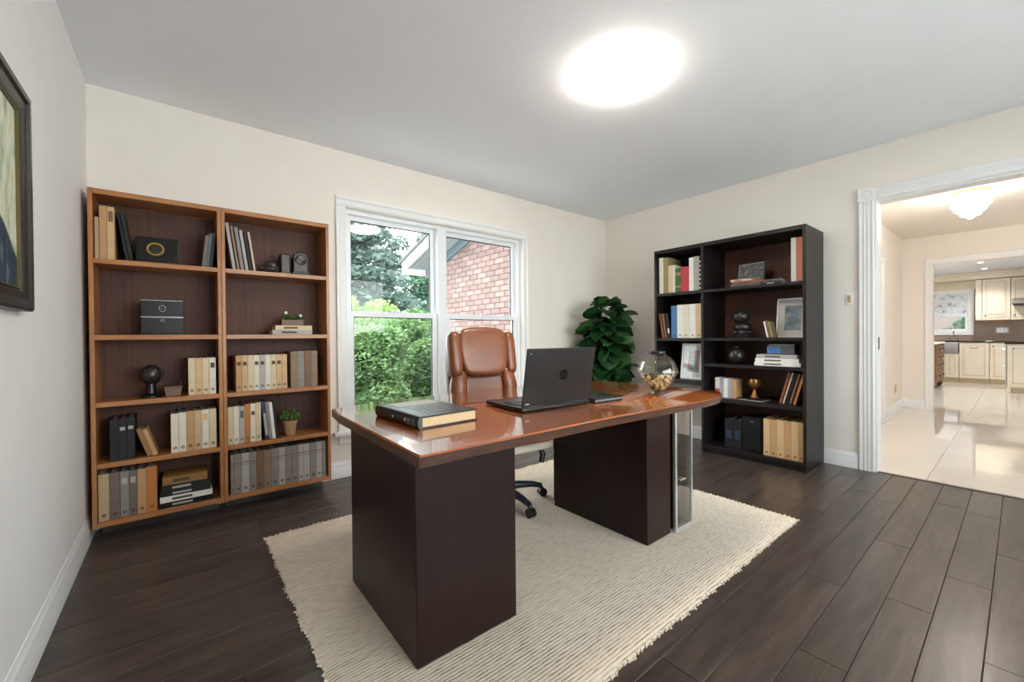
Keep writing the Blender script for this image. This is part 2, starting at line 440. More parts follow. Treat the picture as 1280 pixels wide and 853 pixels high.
fl = struct(MB().box(XL-.15, XR+.03, YF-.1, YB+.1, -.12, -.008).build('floor', 'joint'))
rows = []; PW = .1365; k0 = math.floor((YF-.218)/PW)
rng = random.Random(3); k = k0; plank_meshes = {}
def plank_mesh(L, W):
    key = (round(L, 3), round(W, 3))
    if key not in plank_meshes:
        b = .0018
        mb = MB().add([(0,0,-.008),(L,0,-.008),(L,W,-.008),(0,W,-.008),(0,0,-b),(L,0,-b),(L,W,-b),(0,W,-b),(0,b,0),(L,b,0),(L,W-b,0),(0,W-b,0)],
                [(3,2,1,0),(0,1,5,4),(1,2,6,5),(2,3,7,6),(3,0,4,7),(4,5,9,8),(5,6,10,9),(6,7,11,10),(7,4,8,11),(8,9,10,11)])
        me = mb.mesh('plank', merge=False); me.materials.append(M['plank']); plank_meshes[key] = me
    return plank_meshes[key]
while .218+PW*k < YB:
    y0 = max(YF, .218+PW*k); y1 = min(YB, .218+PW*(k+1))
    x = XL; first = True
    while x < XR-.002:
        L = rng.choice([.9, 1.05, 1.2, 1.35, 1.5]) if not first else rng.choice([.35, .55, .75, .95, 1.15])
        first = False
        if XR+.02-(x+L) < .25: L = XR+.02-x
        o = bpy.data.objects.new('plank', plank_mesh(L-.003, (y1-y0)-.0015)); COL.objects.link(o); o.parent = fl; o.location = (x, y0, 0)
        x += L
    k += 1
struct(MB().box(XL-.15, XR+WT, YF-.15, YB+.2, C, C+.1).build('ceiling', 'ceiling'))
struct(MB().box(XL-.15, XL, YF-.15, YB+.2, -.1, C).build('wall_left', 'wall_cool'))
FW = (.5, 3.5, .5, 2.34)                    # opening added in the unseen wall to brighten the room
struct(holed([XL, FW[0], FW[1], XR+WT], [-.1, FW[2], FW[3], C], [FW], .15, lambda u, w, d: (u, YF-d, w)).build('wall_front', 'wall'))
struct(holed([XL, WX0, WX1, XR+WT], [-.1, WZ0, WZ1, C], [(WX0, WX1, WZ0, WZ1)], .2, lambda u, w, d: (u, YB+d, w)).build('wall_back', 'wall'))
struct(holed([YF, DY0, DY1, YB], [-.1, 0, DZ, C], [(DY0, DY1, -.2, DZ)], WT, lambda u, w, d: (XR+d, u, w)).build('wall_right', 'wall'))

BASE = [(0, 0), (.016, 0), (.016, .075), (.012, .085), (.012, .1), (.006, .112), (.004, .125), (0, .125)]
def baseboard(name, O, U, W): struct(MB().prism(BASE, O, U, (0, 0, 1), W).build(name, 'trim', smooth=25))
baseboard('baseboard_left', (XL, YF, 0), (1, 0, 0), (0, YB-YF, 0))
baseboard('baseboard_back', (XL+.017, YB, 0), (0, -1, 0), (XR-XL-.034, 0, 0))
baseboard('baseboard_right', (XR, DY1+.106, 0), (-1, 0, 0), (0, YB-DY1-.106, 0))
baseboard('baseboard_front', (XL+.017, YF, 0), (0, 1, 0), (XR-XL-.034, 0, 0))

# doorway casing: fluted legs, fluted head, corner blocks, jamb lining, strike plate
def flute(w, t):
    p = [(0, 0), (0, t*.6), (.008, t)]
    n = 3; seg = (w-.03)/n
    for i in range(n):
        a = .015+i*seg
        p += [(a, t), (a+seg*.25, t*.86), (a+seg*.75, t*.86), (a+seg, t)]
    p += [(w-.008, t), (w, t*.6), (w, 0)]
    return p
CW = .1
dc = thing('trim_1', (XR, DY1, 0), 'white fluted casing around the wide doorway to the hall', None); struct(dc)
fl_p = flute(CW, .022)
MB().prism(fl_p, (0, .002, 0), (0, 1, 0), (-1, 0, 0), (0, 0, DZ)).build('casing_leg', 'trim', dc, smooth=30)
MB().prism(fl_p, (0, DY0-DY1-.002-CW, 0), (0, 1, 0), (-1, 0, 0), (0, 0, DZ)).build('casing_leg', 'trim', dc, smooth=30)
MB().prism(fl_p, (0, DY0-DY1, DZ), (0, 0, 1), (-1, 0, 0), (0, DY1-DY0, 0)).build('casing_head', 'trim', dc, smooth=30)
for yy in (.0, DY0-DY1-CW-.004):
    cb = MB().box(-.027, 0, yy, yy+CW+.004, DZ, DZ+CW+.004).build('corner_block', 'trim', dc, bevel=.003)
    MB().lathe([(.001, -.004), (.018, -.004), (.024, 0), (.034, -.004), (.036, .003)], 20, mtx=Matrix.Translation((-.026, yy+CW/2, DZ+CW/2)) @ Matrix.Rotation(PI/2, 4, 'Y')).build('rosette', 'trim', cb, smooth=40)
MB().box(-.004, WT+.004, -.012, 0, 0, DZ-.0).build('jamb', 'trim', dc)
MB().box(-.004, WT+.004, DY0-DY1, DY0-DY1+.012, 0, DZ).build('jamb', 'trim', dc)
MB().box(-.004, WT+.004, DY0-DY1+.012, -.012, DZ-.012, DZ).build('jamb_head', 'trim', dc)
sp = MB().box(.03, .062, -.0145, -.012, .96, 1.06).build('strike_plate', 'gasket', dc, bevel=.001); sp['label'] = 'black strike plate in white jamb'

# window: two double-hung units side by side
w1 = thing('window_1', (0, YB, 0), 'white double window with two double-hung sashes behind the desk', None); struct(w1)
win = w1
def ring(mb, x0, x1, z0, z1, w, y0, y1):
    mb.box(x0, x1, y0, y1, z1-w, z1); mb.box(x0, x1, y0, y1, z0, z0+w); mb.box(x0, x0+w, y0, y1, z0+w, z1-w); mb.box(x1-w, x1, y0, y1, z0+w, z1-w); return mb
cw = .075
MB().prism([(0, 0), (0, .012), (.01, .02), (.045, .015), (.06, .024), (cw, .024), (cw, 0)], (WX0, 0, WZ0), (-1, 0, 0), (0, -1, 0), (0, 0, WZ1-WZ0+.0)).build('casing', 'trim', win, smooth=30)
MB().prism([(0, 0), (0, .012), (.01, .02), (.045, .015), (.06, .024), (cw, .024), (cw, 0)], (WX1, 0, WZ0), (1, 0, 0), (0, -1, 0), (0, 0, WZ1-WZ0+.0)).build('casing', 'trim', win, smooth=30)
MB().prism([(0, 0), (0, .012), (.01, .02), (.045, .015), (.06, .024), (cw, .024), (cw, 0)], (WX0-cw, 0, WZ1), (0, 0, 1), (0, -1, 0), (WX1-WX0+2*cw, 0, 0)).build('casing_head', 'trim', win, smooth=30)
MB().box(WX0-.11, WX1+.11, -.05, .0, WZ0-.03, WZ0).box(WX0, WX1, 0, .07, WZ0-.0, WZ0+.006).build('window_sill', 'trim', win, bevel=.004)
MB().box(WX0-.07, WX1+.07, -.016, 0, WZ0-.1, WZ0-.03).build('apron', 'trim', win, bevel=.003)
fr = MB(); ring(fr, WX0, WX1, WZ0, WZ1, .03, .045, .15); xm = 1.905
fr.box(xm-.045, xm+.045, .03, .15, WZ0+.03, WZ1-.03)
fr.build('window_frame', 'vinyl', win, bevel=.003)
ZM = 1.285
for a, b in ((WX0+.03, xm-.045), (xm+.045, WX1-.03)):
    # upper sash (outer track) and lower sash (inner track)
    us = ring(MB(), a, b, ZM-.022, WZ1-.03, .04, .1, .135).build('upper_sash', 'vinyl', win, bevel=.002)
    ls = ring(MB(), a, b, WZ0+.03, ZM+.022, .045, .058, .096).build('lower_sash', 'vinyl', win, bevel=.002)
    ring(MB(), a+.04, b-.04, ZM+.018, WZ1-.07, .006, .112, .124).build('gasket', 'gasket', us)
    ring(MB(), a+.045, b-.045, WZ0+.075, ZM-.023, .006, .07, .084).build('gasket', 'gasket', ls)
    MB().box(a+.042, b-.042, .116, .119, ZM+.02, WZ1-.072).build('pane', 'glass', us)
    MB().box(a+.047, b-.047, .075, .078, WZ0+.077, ZM-.025).build('pane', 'glass', ls)
    MB().box((a+b)/2-.03, (a+b)/2+.03, .05, .075, ZM+.022, ZM+.034).build('sash_lock', 'vinyl', ls, bevel=.003)

w3 = struct(thing('fill_window', (0, YF, 0), 'added unseen white three-light window behind the camera for fill daylight', None))  # made-up window, lets in extra daylight from behind the camera
for (a, b, c, d) in ((FW[0], FW[1], FW[3]-.05, FW[3]), (FW[0], FW[1], FW[2], FW[2]+.05)): MB().box(a, b, -.11, -.04, c, d).build('frame_rail', 'vinyl', w3)
for xx in (FW[0], FW[0]+.98, FW[1]-1.03, FW[1]-.05): MB().box(xx, xx+.05, -.11, -.04, FW[2]+.05, FW[3]-.05).build('mullion', 'vinyl', w3)
for xx in (FW[0]+.05, FW[0]+1.03, FW[1]-.98): MB().box(xx, xx+.93, -.078, -.074, FW[2]+.05, FW[3]-.05).build('pane', 'glass', w3)
fd = bpy.data.lights.new('fill window portal', 'AREA'); fd.shape = 'RECTANGLE'; fd.size = FW[1]-FW[0]; fd.size_y = FW[3]-FW[2]; fd.cycles.is_portal = True  # sky portal of the added fill window
fo_ = bpy.data.objects.new('fill window portal', fd); COL.objects.link(fo_); fo_.location = ((FW[0]+FW[1])/2, YF-.14, (FW[2]+FW[3])/2); fo_.rotation_euler = (R(90), 0, 0)
pd = bpy.data.lights.new('window portal', 'AREA'); pd.shape = 'RECTANGLE'; pd.size = WX1-WX0; pd.size_y = WZ1-WZ0; pd.cycles.is_portal = True
po = bpy.data.objects.new('window portal', pd); COL.objects.link(po); po.location = ((WX0+WX1)/2, YB+.19, (WZ0+WZ1)/2); po.rotation_euler = (R(-90), 0, 0)

# light switch on the right wall
sw = thing('light_switch', (XR-.001, .885, 1.37), 'white light switch plate on wall between dark bookcase and doorway', 'light switch')
MB().box(-.006, 0, -.024, .024, -.048, .048).build('switch_plate', 'trim', sw, bevel=.003)
MB().box(-.011, -.006, -.010, .010, -.03, .03).build('rocker', 'c_sand', sw, bevel=.002)

# ceiling lamp
cl = thing('ceiling_lamp', (1.93, 1.42, C), 'round white flush dome lamp glowing on the office ceiling', 'ceiling lamp')
MB().lathe([(.19, -.0005), (.19, -.0105)], 40, caps=True).build('lamp_base', 'trim', cl, smooth=40)
prof = [(.215*math.cos(a), -.011-.06*math.sin(a)) for a in [PI/2*i/10 for i in range(11)]]; prof[-1] = (.002, prof[-1][1])
MB().lathe(prof, 40).build('lamp_dome', 'lamp', cl, smooth=60)
MB().lathe([(.002, -.084), (.008, -.082), (.01, -.076), (.008, -.069)], 12).build('finial', 'trim', cl, smooth=40)

# painting on the left wall
pt = thing('framed_painting', (XL, 1.5, 1.523), 'dark framed abstract painting in pale yellow and blue on left wall', 'painting')
PHW, PHH = .515, .343; PFW = .066
def mitred(prof, hw, hh, side):
    '''one mitred rail of a rectangular frame; prof = (inset, height) pairs; face towards +x'''
    cn = [(-1, 1), (1, 1), (1, -1), (-1, -1)]; p, q = cn[side], cn[(side+1) % 4]; n = len(prof)
    vs = [(h_, p[0]*(hw-i_), p[1]*(hh-i_)) for i_, h_ in prof]+[(h_, q[0]*(hw-i_), q[1]*(hh-i_)) for i_, h_ in prof]
    return MB().add(vs, [tuple(range(n)), tuple(reversed(range(n, 2*n)))]+[(i, (i+1) % n, n+(i+1) % n, n+i) for i in range(n)])
for k in range(4):
    mitred([(0, .003), (0, .028), (.008, .034), (.026, .034), (.032, .026), (.05, .024), (PFW-.004, .018), (PFW, .003)], PHW, PHH, k).build('frame_rail', 'frame_dark', pt, smooth=25)
a, b = PHW-PFW, PHH-PFW
mb = MB()
mb.box(.010, .0185, -a, a, b-.003, b).box(.010, .0185, -a, a, -b, -b+.003).box(.010, .0185, -a, -a+.003, -b+.003, b-.003).box(.010, .0185, a-.003, a, -b+.003, b-.003)
mb.build('gilt_lip', 'gilt', pt)
MB().box(.002, .010, -a, a, -b, b).build('canvas', 'painting', pt)

# ------------------------------------------------------------------ hall and kitchen
HX0, HX1, HY, HC = XR+WT, 8.316, 1.115, 2.46
KX0, KX1, KC = HX1+WT, 13.98, 2.42
hf = struct(MB().box(XR+.032, KX1, -2.6, 2.4, -.12, -.006).build('floor_hall', 'grout'))
TS = .61; tile_m = {}
def tile_mesh(w, d):
    key = (round(w, 3), round(d, 3))
    if key not in tile_m:
        b = .0012
        me = MB().add([(0,0,-.006),(w,0,-.006),(w,d,-.006),(0,d,-.006),(0,0,-b),(w,0,-b),(w,d,-b),(0,d,-b),(b,b,0),(w-b,b,0),(w-b,d-b,0),(b,d-b,0)],
              [(3,2,1,0),(0,1,5,4),(1,2,6,5),(2,3,7,6),(3,0,4,7),(4,5,9,8),(5,6,10,9),(6,7,11,10),(7,4,8,11),(8,9,10,11)]).mesh('tile', merge=False)
        me.materials.append(M['tile']); tile_m[key] = me
    return tile_m[key]
x = XR+.034
while x < KX1-.01:
    w = min(TS, KX1-x); y = -2.6
    while y < 2.4-.01:
        d = min(TS, 2.4-y)
        if not (x < HX1 and y > HY+.05):
            o = bpy.data.objects.new('tile', tile_mesh(w-.002, d-.002)); COL.objects.link(o); o.parent = hf; o.location = (x, y, 0)
        y += TS
    x += TS
struct(MB().box(XR-.002, XR+.034, DY0, DY1-.012, -.006, .004).build('trim_2', 'plank', bevel=.002))
struct(MB().box(HX0, HX1, -2.6, HY, HC, HC+.1).build('ceiling_hall', 'hall_ceiling'))
struct(MB().box(KX0, KX1, -2.6, 2.4, KC, KC+.1).build('ceiling_kitchen', 'ceiling'))
D1X0, D1X1, D1Z = 6.02, 6.9, 1.985
struct(holed([HX0, D1X0, D1X1, KX0], [-.1, 0, D1Z, 2.6], [(D1X0, D1X1, -.2, D1Z)], .12, lambda u, w, d: (u, HY+d, w)).build('wall_hall_left', 'hall_wall'))
struct(holed([-2.6, -1.3, .80, HY+.12], [-.1, 0, 2.06, 2.6], [(-1.3, .80, -.2, 2.06)], WT, lambda u, w, d: (HX1+d, u, w)).build('wall_hall_back', 'hall_wall'))
struct(MB().box(HX0, KX1+.1, -2.7, -2.6, -.1, 2.6).build('wall_hall_right', 'hall_wall'))
struct(MB().box(KX0, KX1+.1, 2.4, 2.5, -.1, 2.6).build('wall_kitchen_left', 'hall_wall'))
KW = (.78, 1.72, 1.13, 2.02)
struct(holed([-2.6, KW[0], KW[1], 2.4], [-.1, KW[2], KW[3], 2.6], [KW], .15, lambda u, w, d: (KX1+d, u, w)).build('wall_kitchen_back', 'splash'))
baseboard('baseboard_hall_left', (D1X1+.07, HY, 0), (0, -1, 0), (HX1-D1X1-.07, 0, 0))
baseboard('baseboard_hall_back', (HX1, .885, 0), (-1, 0, 0), (0, HY-.885-.017, 0))
# closed door in the hall's left wall
d1 = struct(thing('door_1', (D1X0, HY, 0), 'white door in the left wall of the hall', None))
MB().box(.005, D1X1-D1X0-.005, .03, .07, .005, D1Z-.005).build('door_leaf', 'trim', d1)
for zz in ((.12, .85), (.98, 1.85)):
    for xx in ((.1, .4), (.48, .78)): ring(MB(), xx[0], xx[1], zz[0], zz[1], .02, .022, .03).build('door_panel', 'trim', d1, bevel=.004)
MB().box(-.07, 0, -.018, 0, 0, D1Z+.07).build('casing_leg', 'trim', d1, bevel=.004)
MB().box(D1X1-D1X0, D1X1-D1X0+.07, -.018, 0, 0, D1Z+.07).build('casing_leg', 'trim', d1, bevel=.004)
MB().box(-.09, D1X1-D1X0+.09, -.03, 0, D1Z+.07, D1Z+.1).box(0, D1X1-D1X0, -.018, 0, D1Z, D1Z+.07).build('casing_head', 'trim', d1, bevel=.004)
MB().supere((.07, -.02, .98), (.025, .025, .025), 1, 1).build('door_knob', 'brass', d1, smooth=60)
# casing of the kitchen opening
kc = struct(thing('trim_3', (HX1, .80, 0), 'white casing around the kitchen opening', None))
MB().prism(flute(.085, .02), (0, 0, 0), (0, 1, 0), (-1, 0, 0), (0, 0, 2.145)).build('casing_leg', 'trim', kc, smooth=30)
MB().prism(flute(.085, .02), (0, -2.1, 2.06), (0, 0, 1), (-1, 0, 0), (0, 2.1, 0)).build('casing_head', 'trim', kc, smooth=30)
for nm, z, mt, lab in (('hall_switch', 1.3, 'trim', 'small white switch plate on the cream hall wall'), ('hall_outlet', .32, 'brass', 'brass outlet plate low on the cream hall wall')):
    h = thing(nm, (7.75, HY-.001, z), lab, 'switch' if 'switch' in nm else 'outlet')
    MB().box(-.035, .035, -.006, 0, -.057, .057).build('plate', mt, h, bevel=.003); MB().box(-.015, .015, -.009, -.006, -.03, .03).build('insert', mt, h, bevel=.001)

# bubble chandelier in the hall
ch = thing('bubble_chandelier', (6.0, .32, HC), 'glowing flush chandelier of white glass bubbles on hall ceiling', 'chandelier')
MB().lathe([(.13, -.0005), (.135, -.02), (.12, -.04)], 32).build('ceiling_plate', 'brass', ch, smooth=40)
bub = MB().supere((0, 0, 0), (.031, .031, .031), 1, 1, 12, 8).mesh('bubble', 60); bub.materials.append(M['bubble'])
for rr, zz, n in ((.125, -.07, 13), (.11, -.12, 11), (.085, -.165, 9), (.05, -.205, 6), (.0, -.235, 1)):
    for i in range(n):
        a = 2*PI*(i+.5*(n % 2))/n
        o = bpy.data.objects.new('bubble', bub); COL.objects.link(o); o.parent = ch; o.location = (rr*math.cos(a), rr*math.sin(a), zz)
for i, (sx, sy) in enumerate(((11.8, .5), (13.0, .5))):
    s = thing('recessed_spotlight', (sx, sy, KC), ['recessed kitchen ceiling spotlight, the nearer and higher of the two', 'recessed kitchen ceiling spotlight, the farther and lower of the two'][i], 'spotlight', group='kitchen ceiling spots')
    MB().lathe([(.035, -.0008), (.06, -.0008), (.06, -.006), (.04, -.006)], 20, caps=False).build('trim_ring', 'trim', s, smooth=30)
    MB().lathe([(.001, -.003), (.038, -.003)], 20, caps=False).build('spot_lens', 'spot', s)
    light('spot beam', 'SPOT', (sx, sy, KC-.03), 45, (1, .96, .9), spot_size=R(130), spot_blend=.8, shadow_soft_size=.05)

# kitchen cabinets -------------------------------------------------
KF = 13.38
def panel_door(parent, y0, y1, z0, z1, xf, name='door', handle=None):
    d = MB().box(xf-.02, xf, y0, y1, z0, z1).build(name, 'cab', parent, bevel=.003)
    ring(MB(), 0, y1-y0-.09, 0, z1-z0-.09, .012, 0, .006)
    g = MB()
    a, b, c, e = y0+.05, y1-.05, z0+.05, z1-.05
    for q in ((a, b, e-.012, e), (a, b, c, c+.012), (a, a+.012, c+.012, e-.012), (b-.012, b, c+.012, e-.012)): g.box(xf-.0215, xf-.02, *q)
    g.build('panel_groove', 'cab_in', d)
    MB().box(xf-.026, xf-.02, a+.03, b-.03, c+.03, e-.03).build('raised_panel', 'cab', d, bevel=.005)
    if handle == 'bar':
        ym = (y0+y1)/2
        MB().tube([(xf-.02, ym-.06, z1-.09), (xf-.05, ym-.05, z1-.1), (xf-.055, ym, z1-.105), (xf-.05, ym+.05, z1-.1), (xf-.02, ym+.06, z1-.09)], .006, 6).build('handle', 'gun', d, smooth=60)
    elif handle:
        MB().supere((xf-.03, handle[0], handle[1]), (.012, .012, .012), 1, 1, 10, 6).build('knob', 'gun', d, smooth=60)
    return d
def base_unit(y0, y1, label, doors, ztop=.88):
    t = thing('base_cabinet', (0, 0, 0), label, 'cabinet', group='kitchen base cabinets')
    t.location = (KF, (y0+y1)/2, 0)
    def P(o): o.location = (-KF, -(y0+y1)/2, 0); return o
    P(MB().box(KF, KX1-.002, y0+.001, y1-.001, .1, ztop).build('body', 'cab', t)); P(MB().box(KF+.05, KX1-.002, y0+.001, y1-.001, 0, .1).build('toe_kick', 'cab_in', t))
    for (a, b, c, d, h) in doors: P(panel_door(t, a, b, c, d, KF, handle=h))
base_unit(.885, 1.30, 'cream base cabinet below the steel apron sink', [(.89, 1.085, .11, .62, None), (1.09, 1.295, .11, .62, None)], .64)
base_unit(.445, .882, 'cream base cabinet with one wide panelled door, right of sink', [(.45, .877, .11, .865, 'bar')])
base_unit(.1, .442, 'narrow cream base cabinet beside the corner cabinet run', [(.105, .437, .11, .865, (.4, .8))])
sk = thing('apron_sink', (KF, 1.0, .88), 'stainless steel apron sink under the kitchen window', 'sink')
mb = MB().box(-.03, -.012, -.105, .11, -.235, .0); mb.box(-.012, .45, -.105, -.09, -.235, 0).box(-.012, .45, .095, .11, -.235, 0).box(.435, .45, -.09, .095, -.235, 0).box(-.012, .435, -.09, .095, -.235, -.22)
mb.build('basin', 'steel', sk, bevel=.006)
MB().tube([(.5, 0, .025), (.5, 0, .2), (.48, 0, .26), (.42, 0, .29), (.36, 0, .26), (.34, 0, .2)], .011, 8).build('faucet', 'chrome', sk, smooth=60)
MB().tube([(.5, -.06, .025), (.5, -.06, .08), (.47, -.08, .1)], .008, 8).build('faucet_lever', 'chrome', sk, smooth=60)
mb = holed([KF-.03, KF+.46, KX1-.002], [.1, .886, 1.116, 1.30], [(KF-.03, KF+.46, .886, 1.116)], .03, lambda u, w, d: (u, w, .881+d))
tag(mb.build('countertop', 'granite', bevel=.003), 'black granite countertop along the kitchen back wall', 'countertop')
# upper cabinets
def upper_unit(y0, y1, label, knob):
    t = thing('upper_cabinet', (KX1, (y0+y1)/2, 1.41), label, 'cabinet', group='kitchen upper cabinets')
    o = MB().box(-.33, -.002, -(y1-y0)/2+.001, (y1-y0)/2-.001, 0, .84).build('body', 'cab', t)
    d = panel_door(t, -(y1-y0)/2+.005, (y1-y0)/2-.005, .01, .83, -.33, handle=(knob, .05))
    MB().box(-.355, -.002, -(y1-y0)/2, (y1-y0)/2, -.05, 0).build('light_rail', 'cab', t, bevel=.004)
upper_unit(.16, .56, 'cream upper cabinet directly right of the kitchen window', .15)
upper_unit(-.24, .158, 'cream upper cabinet above the steel range hood', .15)
tag(MB().box(KX1-.35, KX1-.002, .563, .655, 1.36, 2.25).build('pilaster', 'cab', bevel=.006), 'cream pilaster post between kitchen window and upper cabinet', 'pilaster')
tag(MB().prism([(0, 0), (.38, 0), (.40, .05), (.40, .08), (.45, .15), (0, .15)], (KX1-.002, -.26, 2.262), (-1, 0, 0), (0, 0, 1), (0, 2.2, 0)).build('crown_moulding', 'cab', smooth=25), 'cream crown moulding above kitchen cabinets and window', 'moulding')
tag(MB().prism([(0, 0), (.02, 0), (.02, .1), (0, .18)], (KX1-.004, .67, 2.08), (-1, 0, 0), (0, 0, 1), (0, 1.1, 0)).build('window_valance', 'cab', smooth=25), 'cream wooden valance board over the kitchen window', 'valance')
tb = thing('towel_bar', (KX1, .36, 1.33), 'thin metal towel bar below the upper cabinet', 'towel bar')
MB().tube([(-.3, .16, .03), (-.3, .16, 0), (-.3, -.14, 0), (-.3, -.14, .03)], .007, 8).build('bar', 'brass', tb, smooth=60)
ot = thing('kitchen_outlet', (KX1-.001, .28, 1.14), 'steel outlet plate on the taupe backsplash', 'outlet')
MB().box(-.008, 0, -.09, .09, -.06, .06).build('plate', 'steel', ot, bevel=.003)
for s_ in (-.045, .045): MB().box(-.012, -.008, s_-.025, s_+.025, -.04, .04).build('socket', 'trim', ot)
hd = thing('range_hood', (KX1, -.25, 1.66), 'stainless steel range hood at the right edge of kitchen view', 'range hood')
MB().prism([(0, 0), (.62, 0), (.64, .03), (.62, .06), (.34, .13), (0, .13)], (-.36, -.45, 0), (-1, 0, 0), (0, 0, 1), (0, .84, 0)).build('canopy', 'steel', hd, smooth=25, bevel=.004)
MB().box(-.98, -.38, -.43, .37, -.012, 0).build('filter', 'gasket', hd)
# kitchen window with shade
w2 = struct(thing('window_2', (KX1, 0, 0), 'kitchen window with a blue print shade', None))
def ringx(y0, y1, z0, z1, w, x0, x1):
    return MB().box(x0, x1, y0, y1, z1-w, z1).box(x0, x1, y0, y1, z0, z0+w).box(x0, x1, y0, y0+w, z0+w, z1-w).box(x0, x1, y1-w, y1, z0+w, z1-w)
ringx(KW[0]-.09, KW[1]+.09, KW[2]-.09, KW[3]+.07, .09, -.022, 0).build('casing', 'trim', w2, bevel=.004)
ringx(*KW, .05, .03, .1).build('window_frame', 'vinyl', w2)
MB().box(.06, .064, KW[0]+.05, KW[1]-.05, KW[2]+.05, KW[3]-.05).build('pane', 'glass', w2)
sh = thing('roman_shade', (KX1, 1.25, 2.0), 'pale blue floral print shade in the kitchen window', 'window shade')
mb = MB(); n = 12
pts = [(-.01+.012*math.sin(i*1.4), -.53*i/n) for i in range(n+1)]
mb.prism([(p[0], p[1]) for p in pts]+[(p[0]+.006, p[1]) for p in reversed(pts)], (.0, -.45, 0), (1, 0, 0), (0, 0, 1), (0, .9, 0)); mb.build('shade_cloth', 'shade', sh, smooth=50)
MB().cyl((-.0, -.46, .0), (0, .46, 0), .012).build('shade_rod', 'trim', sh, smooth=40)
# corner run with appliances (nearer)
cr = thing('corner_cabinet', (11.65, -.4, 0), 'cream kitchen cabinet at right edge with black counter overhang', 'cabinet', group='kitchen base cabinets')
MB().box(0, .62, -.6, .58, .1, .88).build('body', 'cab', cr); MB().box(.05, .6, -.6, .53, 0, .1).build('toe_kick', 'cab_in', cr)
panel_door(cr, .1, .57, .12, .86, 0, handle=(.5, .8)); panel_door(cr, -.45, .08, .12, .86, 0)
MB().box(.0, .05, .54, .585, 0, .1).build('foot', 'cab', cr, bevel=.004)
tag(MB().box(11.61, 12.3, -1.02, .205, .881, .915).build('countertop', 'granite', bevel=.003), 'black granite countertop on the cabinet at the right edge', 'countertop')
ap = thing('dishwasher', (11.66, .184, .1), 'steel fronted dishwasher seen edge-on at end of cream cabinet', 'dishwasher')
MB().box(.01, .6, 0, .02, 0, .77).build('front_panel', 'steel', ap, bevel=.003)
for zz in (.38, .68): MB().tube([(.05, .02, zz), (.05, .06, zz), (.5, .06, zz), (.5, .02, zz)], .009, 8).build('handle', 'chrome', ap, smooth=60)
# wooden dresser on the left of the kitchen opening
dr = thing('kitchen_dresser', (11.35, 1.06, 0), 'brown distressed wooden drawer dresser left in the kitchen', 'dresser')
MB().box(0, 1.2, 0, .62, .1, .87).build('body', 'dresser', dr, bevel=.006)
MB().box(-.03, 1.23, -.03, .64, .87, .905).build('dresser_top', 'hall_ceiling', dr, bevel=.006)
for i in range(3):
    for jx in (.03, .61):
        for zz0, zz1 in ((.70, .85), (.56, .69), (.38, .55), (.14, .37)):
            if i: continue
            d = MB().box(jx, jx+.56, -.018, 0, zz0, zz1).build('drawer', 'dresser', dr, bevel=.005)
            MB().tube([(jx+.2, -.018, (zz0+zz1)/2), (jx+.22, -.045, (zz0+zz1)/2-.01), (jx+.34, -.045, (zz0+zz1)/2-.01), (jx+.36, -.018, (zz0+zz1)/2)], .006, 6).build('handle', 'gun', d, smooth=60)
for fx, fy in ((.05, .05), (1.15, .05), (.05, .57), (1.15, .57)):
    MB().lathe([(.03, 0), (.05, .03), (.045, .07), (.03, .1)], 14, c=(fx, fy, 0)).build('foot', 'oak_back', dr, smooth=40)
kt = thing('kettle', (11.75, 1.2, .905), 'shiny metal kettle with tall looped handle on the dresser', 'kettle')
MB().lathe([(.002, .0005), (.09, .0005), (.1, .04), (.08, .11), (.03, .14), (.002, .15)], 20).build('pot', 'chrome', kt, smooth=50)
MB().tube([(-.08, 0, .1), (-.09, 0, .2), (0, 0, .27), (.09, 0, .2), (.08, 0, .1)], .01, 8).build('handle', 'gun', kt, smooth=60)
MB().tube([(.08, 0, .06), (.13, 0, .1), (.15, 0, .15)], [.02, .014, .01], 8).build('spout', 'chrome', kt, smooth=60)
#@@PART2@@
# ------------------------------------------------------------------ rug
def make_rug():
    x0, x1, y0, y1, h = .35, 2.8, .82, 2.59, .013
    t = thing('rug', ((x0+x1)/2, (y0+y1)/2, 0), 'large cream ribbed wool rug under the desk', 'rug')
    W, D = (x1-x0)/2, (y1-y0)/2; nx, ny = 98, 72; vs = []; fs = []; rg = random.Random(5)
    def hz(i, j):
        e = min(i, nx-i, j, ny-j)
        return h*(.35 if e == 0 else .85 if e == 1 else 1.0)+rg.uniform(-.0006, .0006)
    for j in range(ny+1):
        for i in range(nx+1):
            ox = rg.uniform(-.006, .006) if i in (0, nx) else 0; oy = rg.uniform(-.006, .006) if j in (0, ny) else 0
            vs.append((-W+2*W*i/nx+ox, -D+2*D*j/ny+oy, hz(i, j)))
    for j in range(ny):
        for i in range(nx): a = j*(nx+1)+i; fs.append((a, a+1, a+nx+2, a+nx+1))
    # rim down to the floor
    edge = [i for i in range(nx+1)]+[j*(nx+1)+nx for j in range(1, ny+1)]+[ny*(nx+1)+i for i in range(nx-1, -1, -1)]+[j*(nx+1) for j in range(ny-1, 0, -1)]
    n0 = len(vs)
    for e in edge: vs.append((vs[e][0], vs[e][1], .0005))
    m_ = len(edge)
    for k in range(m_): fs.append((edge[k], n0+k, n0+(k+1) % m_, edge[(k+1) % m_]))
    fs.append(tuple(n0+k for k in range(m_)))
    mb = MB(); mb.v = vs; mb.f = fs
    mb.build('rug_pile', 'rug', t, smooth=60, merge=False)
    # loose tufts along the edge
    tf = MB()
    for k in range(0, m_, 1):
        p = vs[edge[k]]
        for q in range(2):
            a = rg.uniform(0, 2*PI); tf.supere((p[0]+rg.uniform(-.005, .005), p[1]+rg.uniform(-.005, .005), .0055), (.0045, .0045, .0045), 1, 1, 5, 3)
    o = tf.build('edge_tufts', 'rug', t, smooth=80, merge=False); o['kind'] = 'stuff'
make_rug()
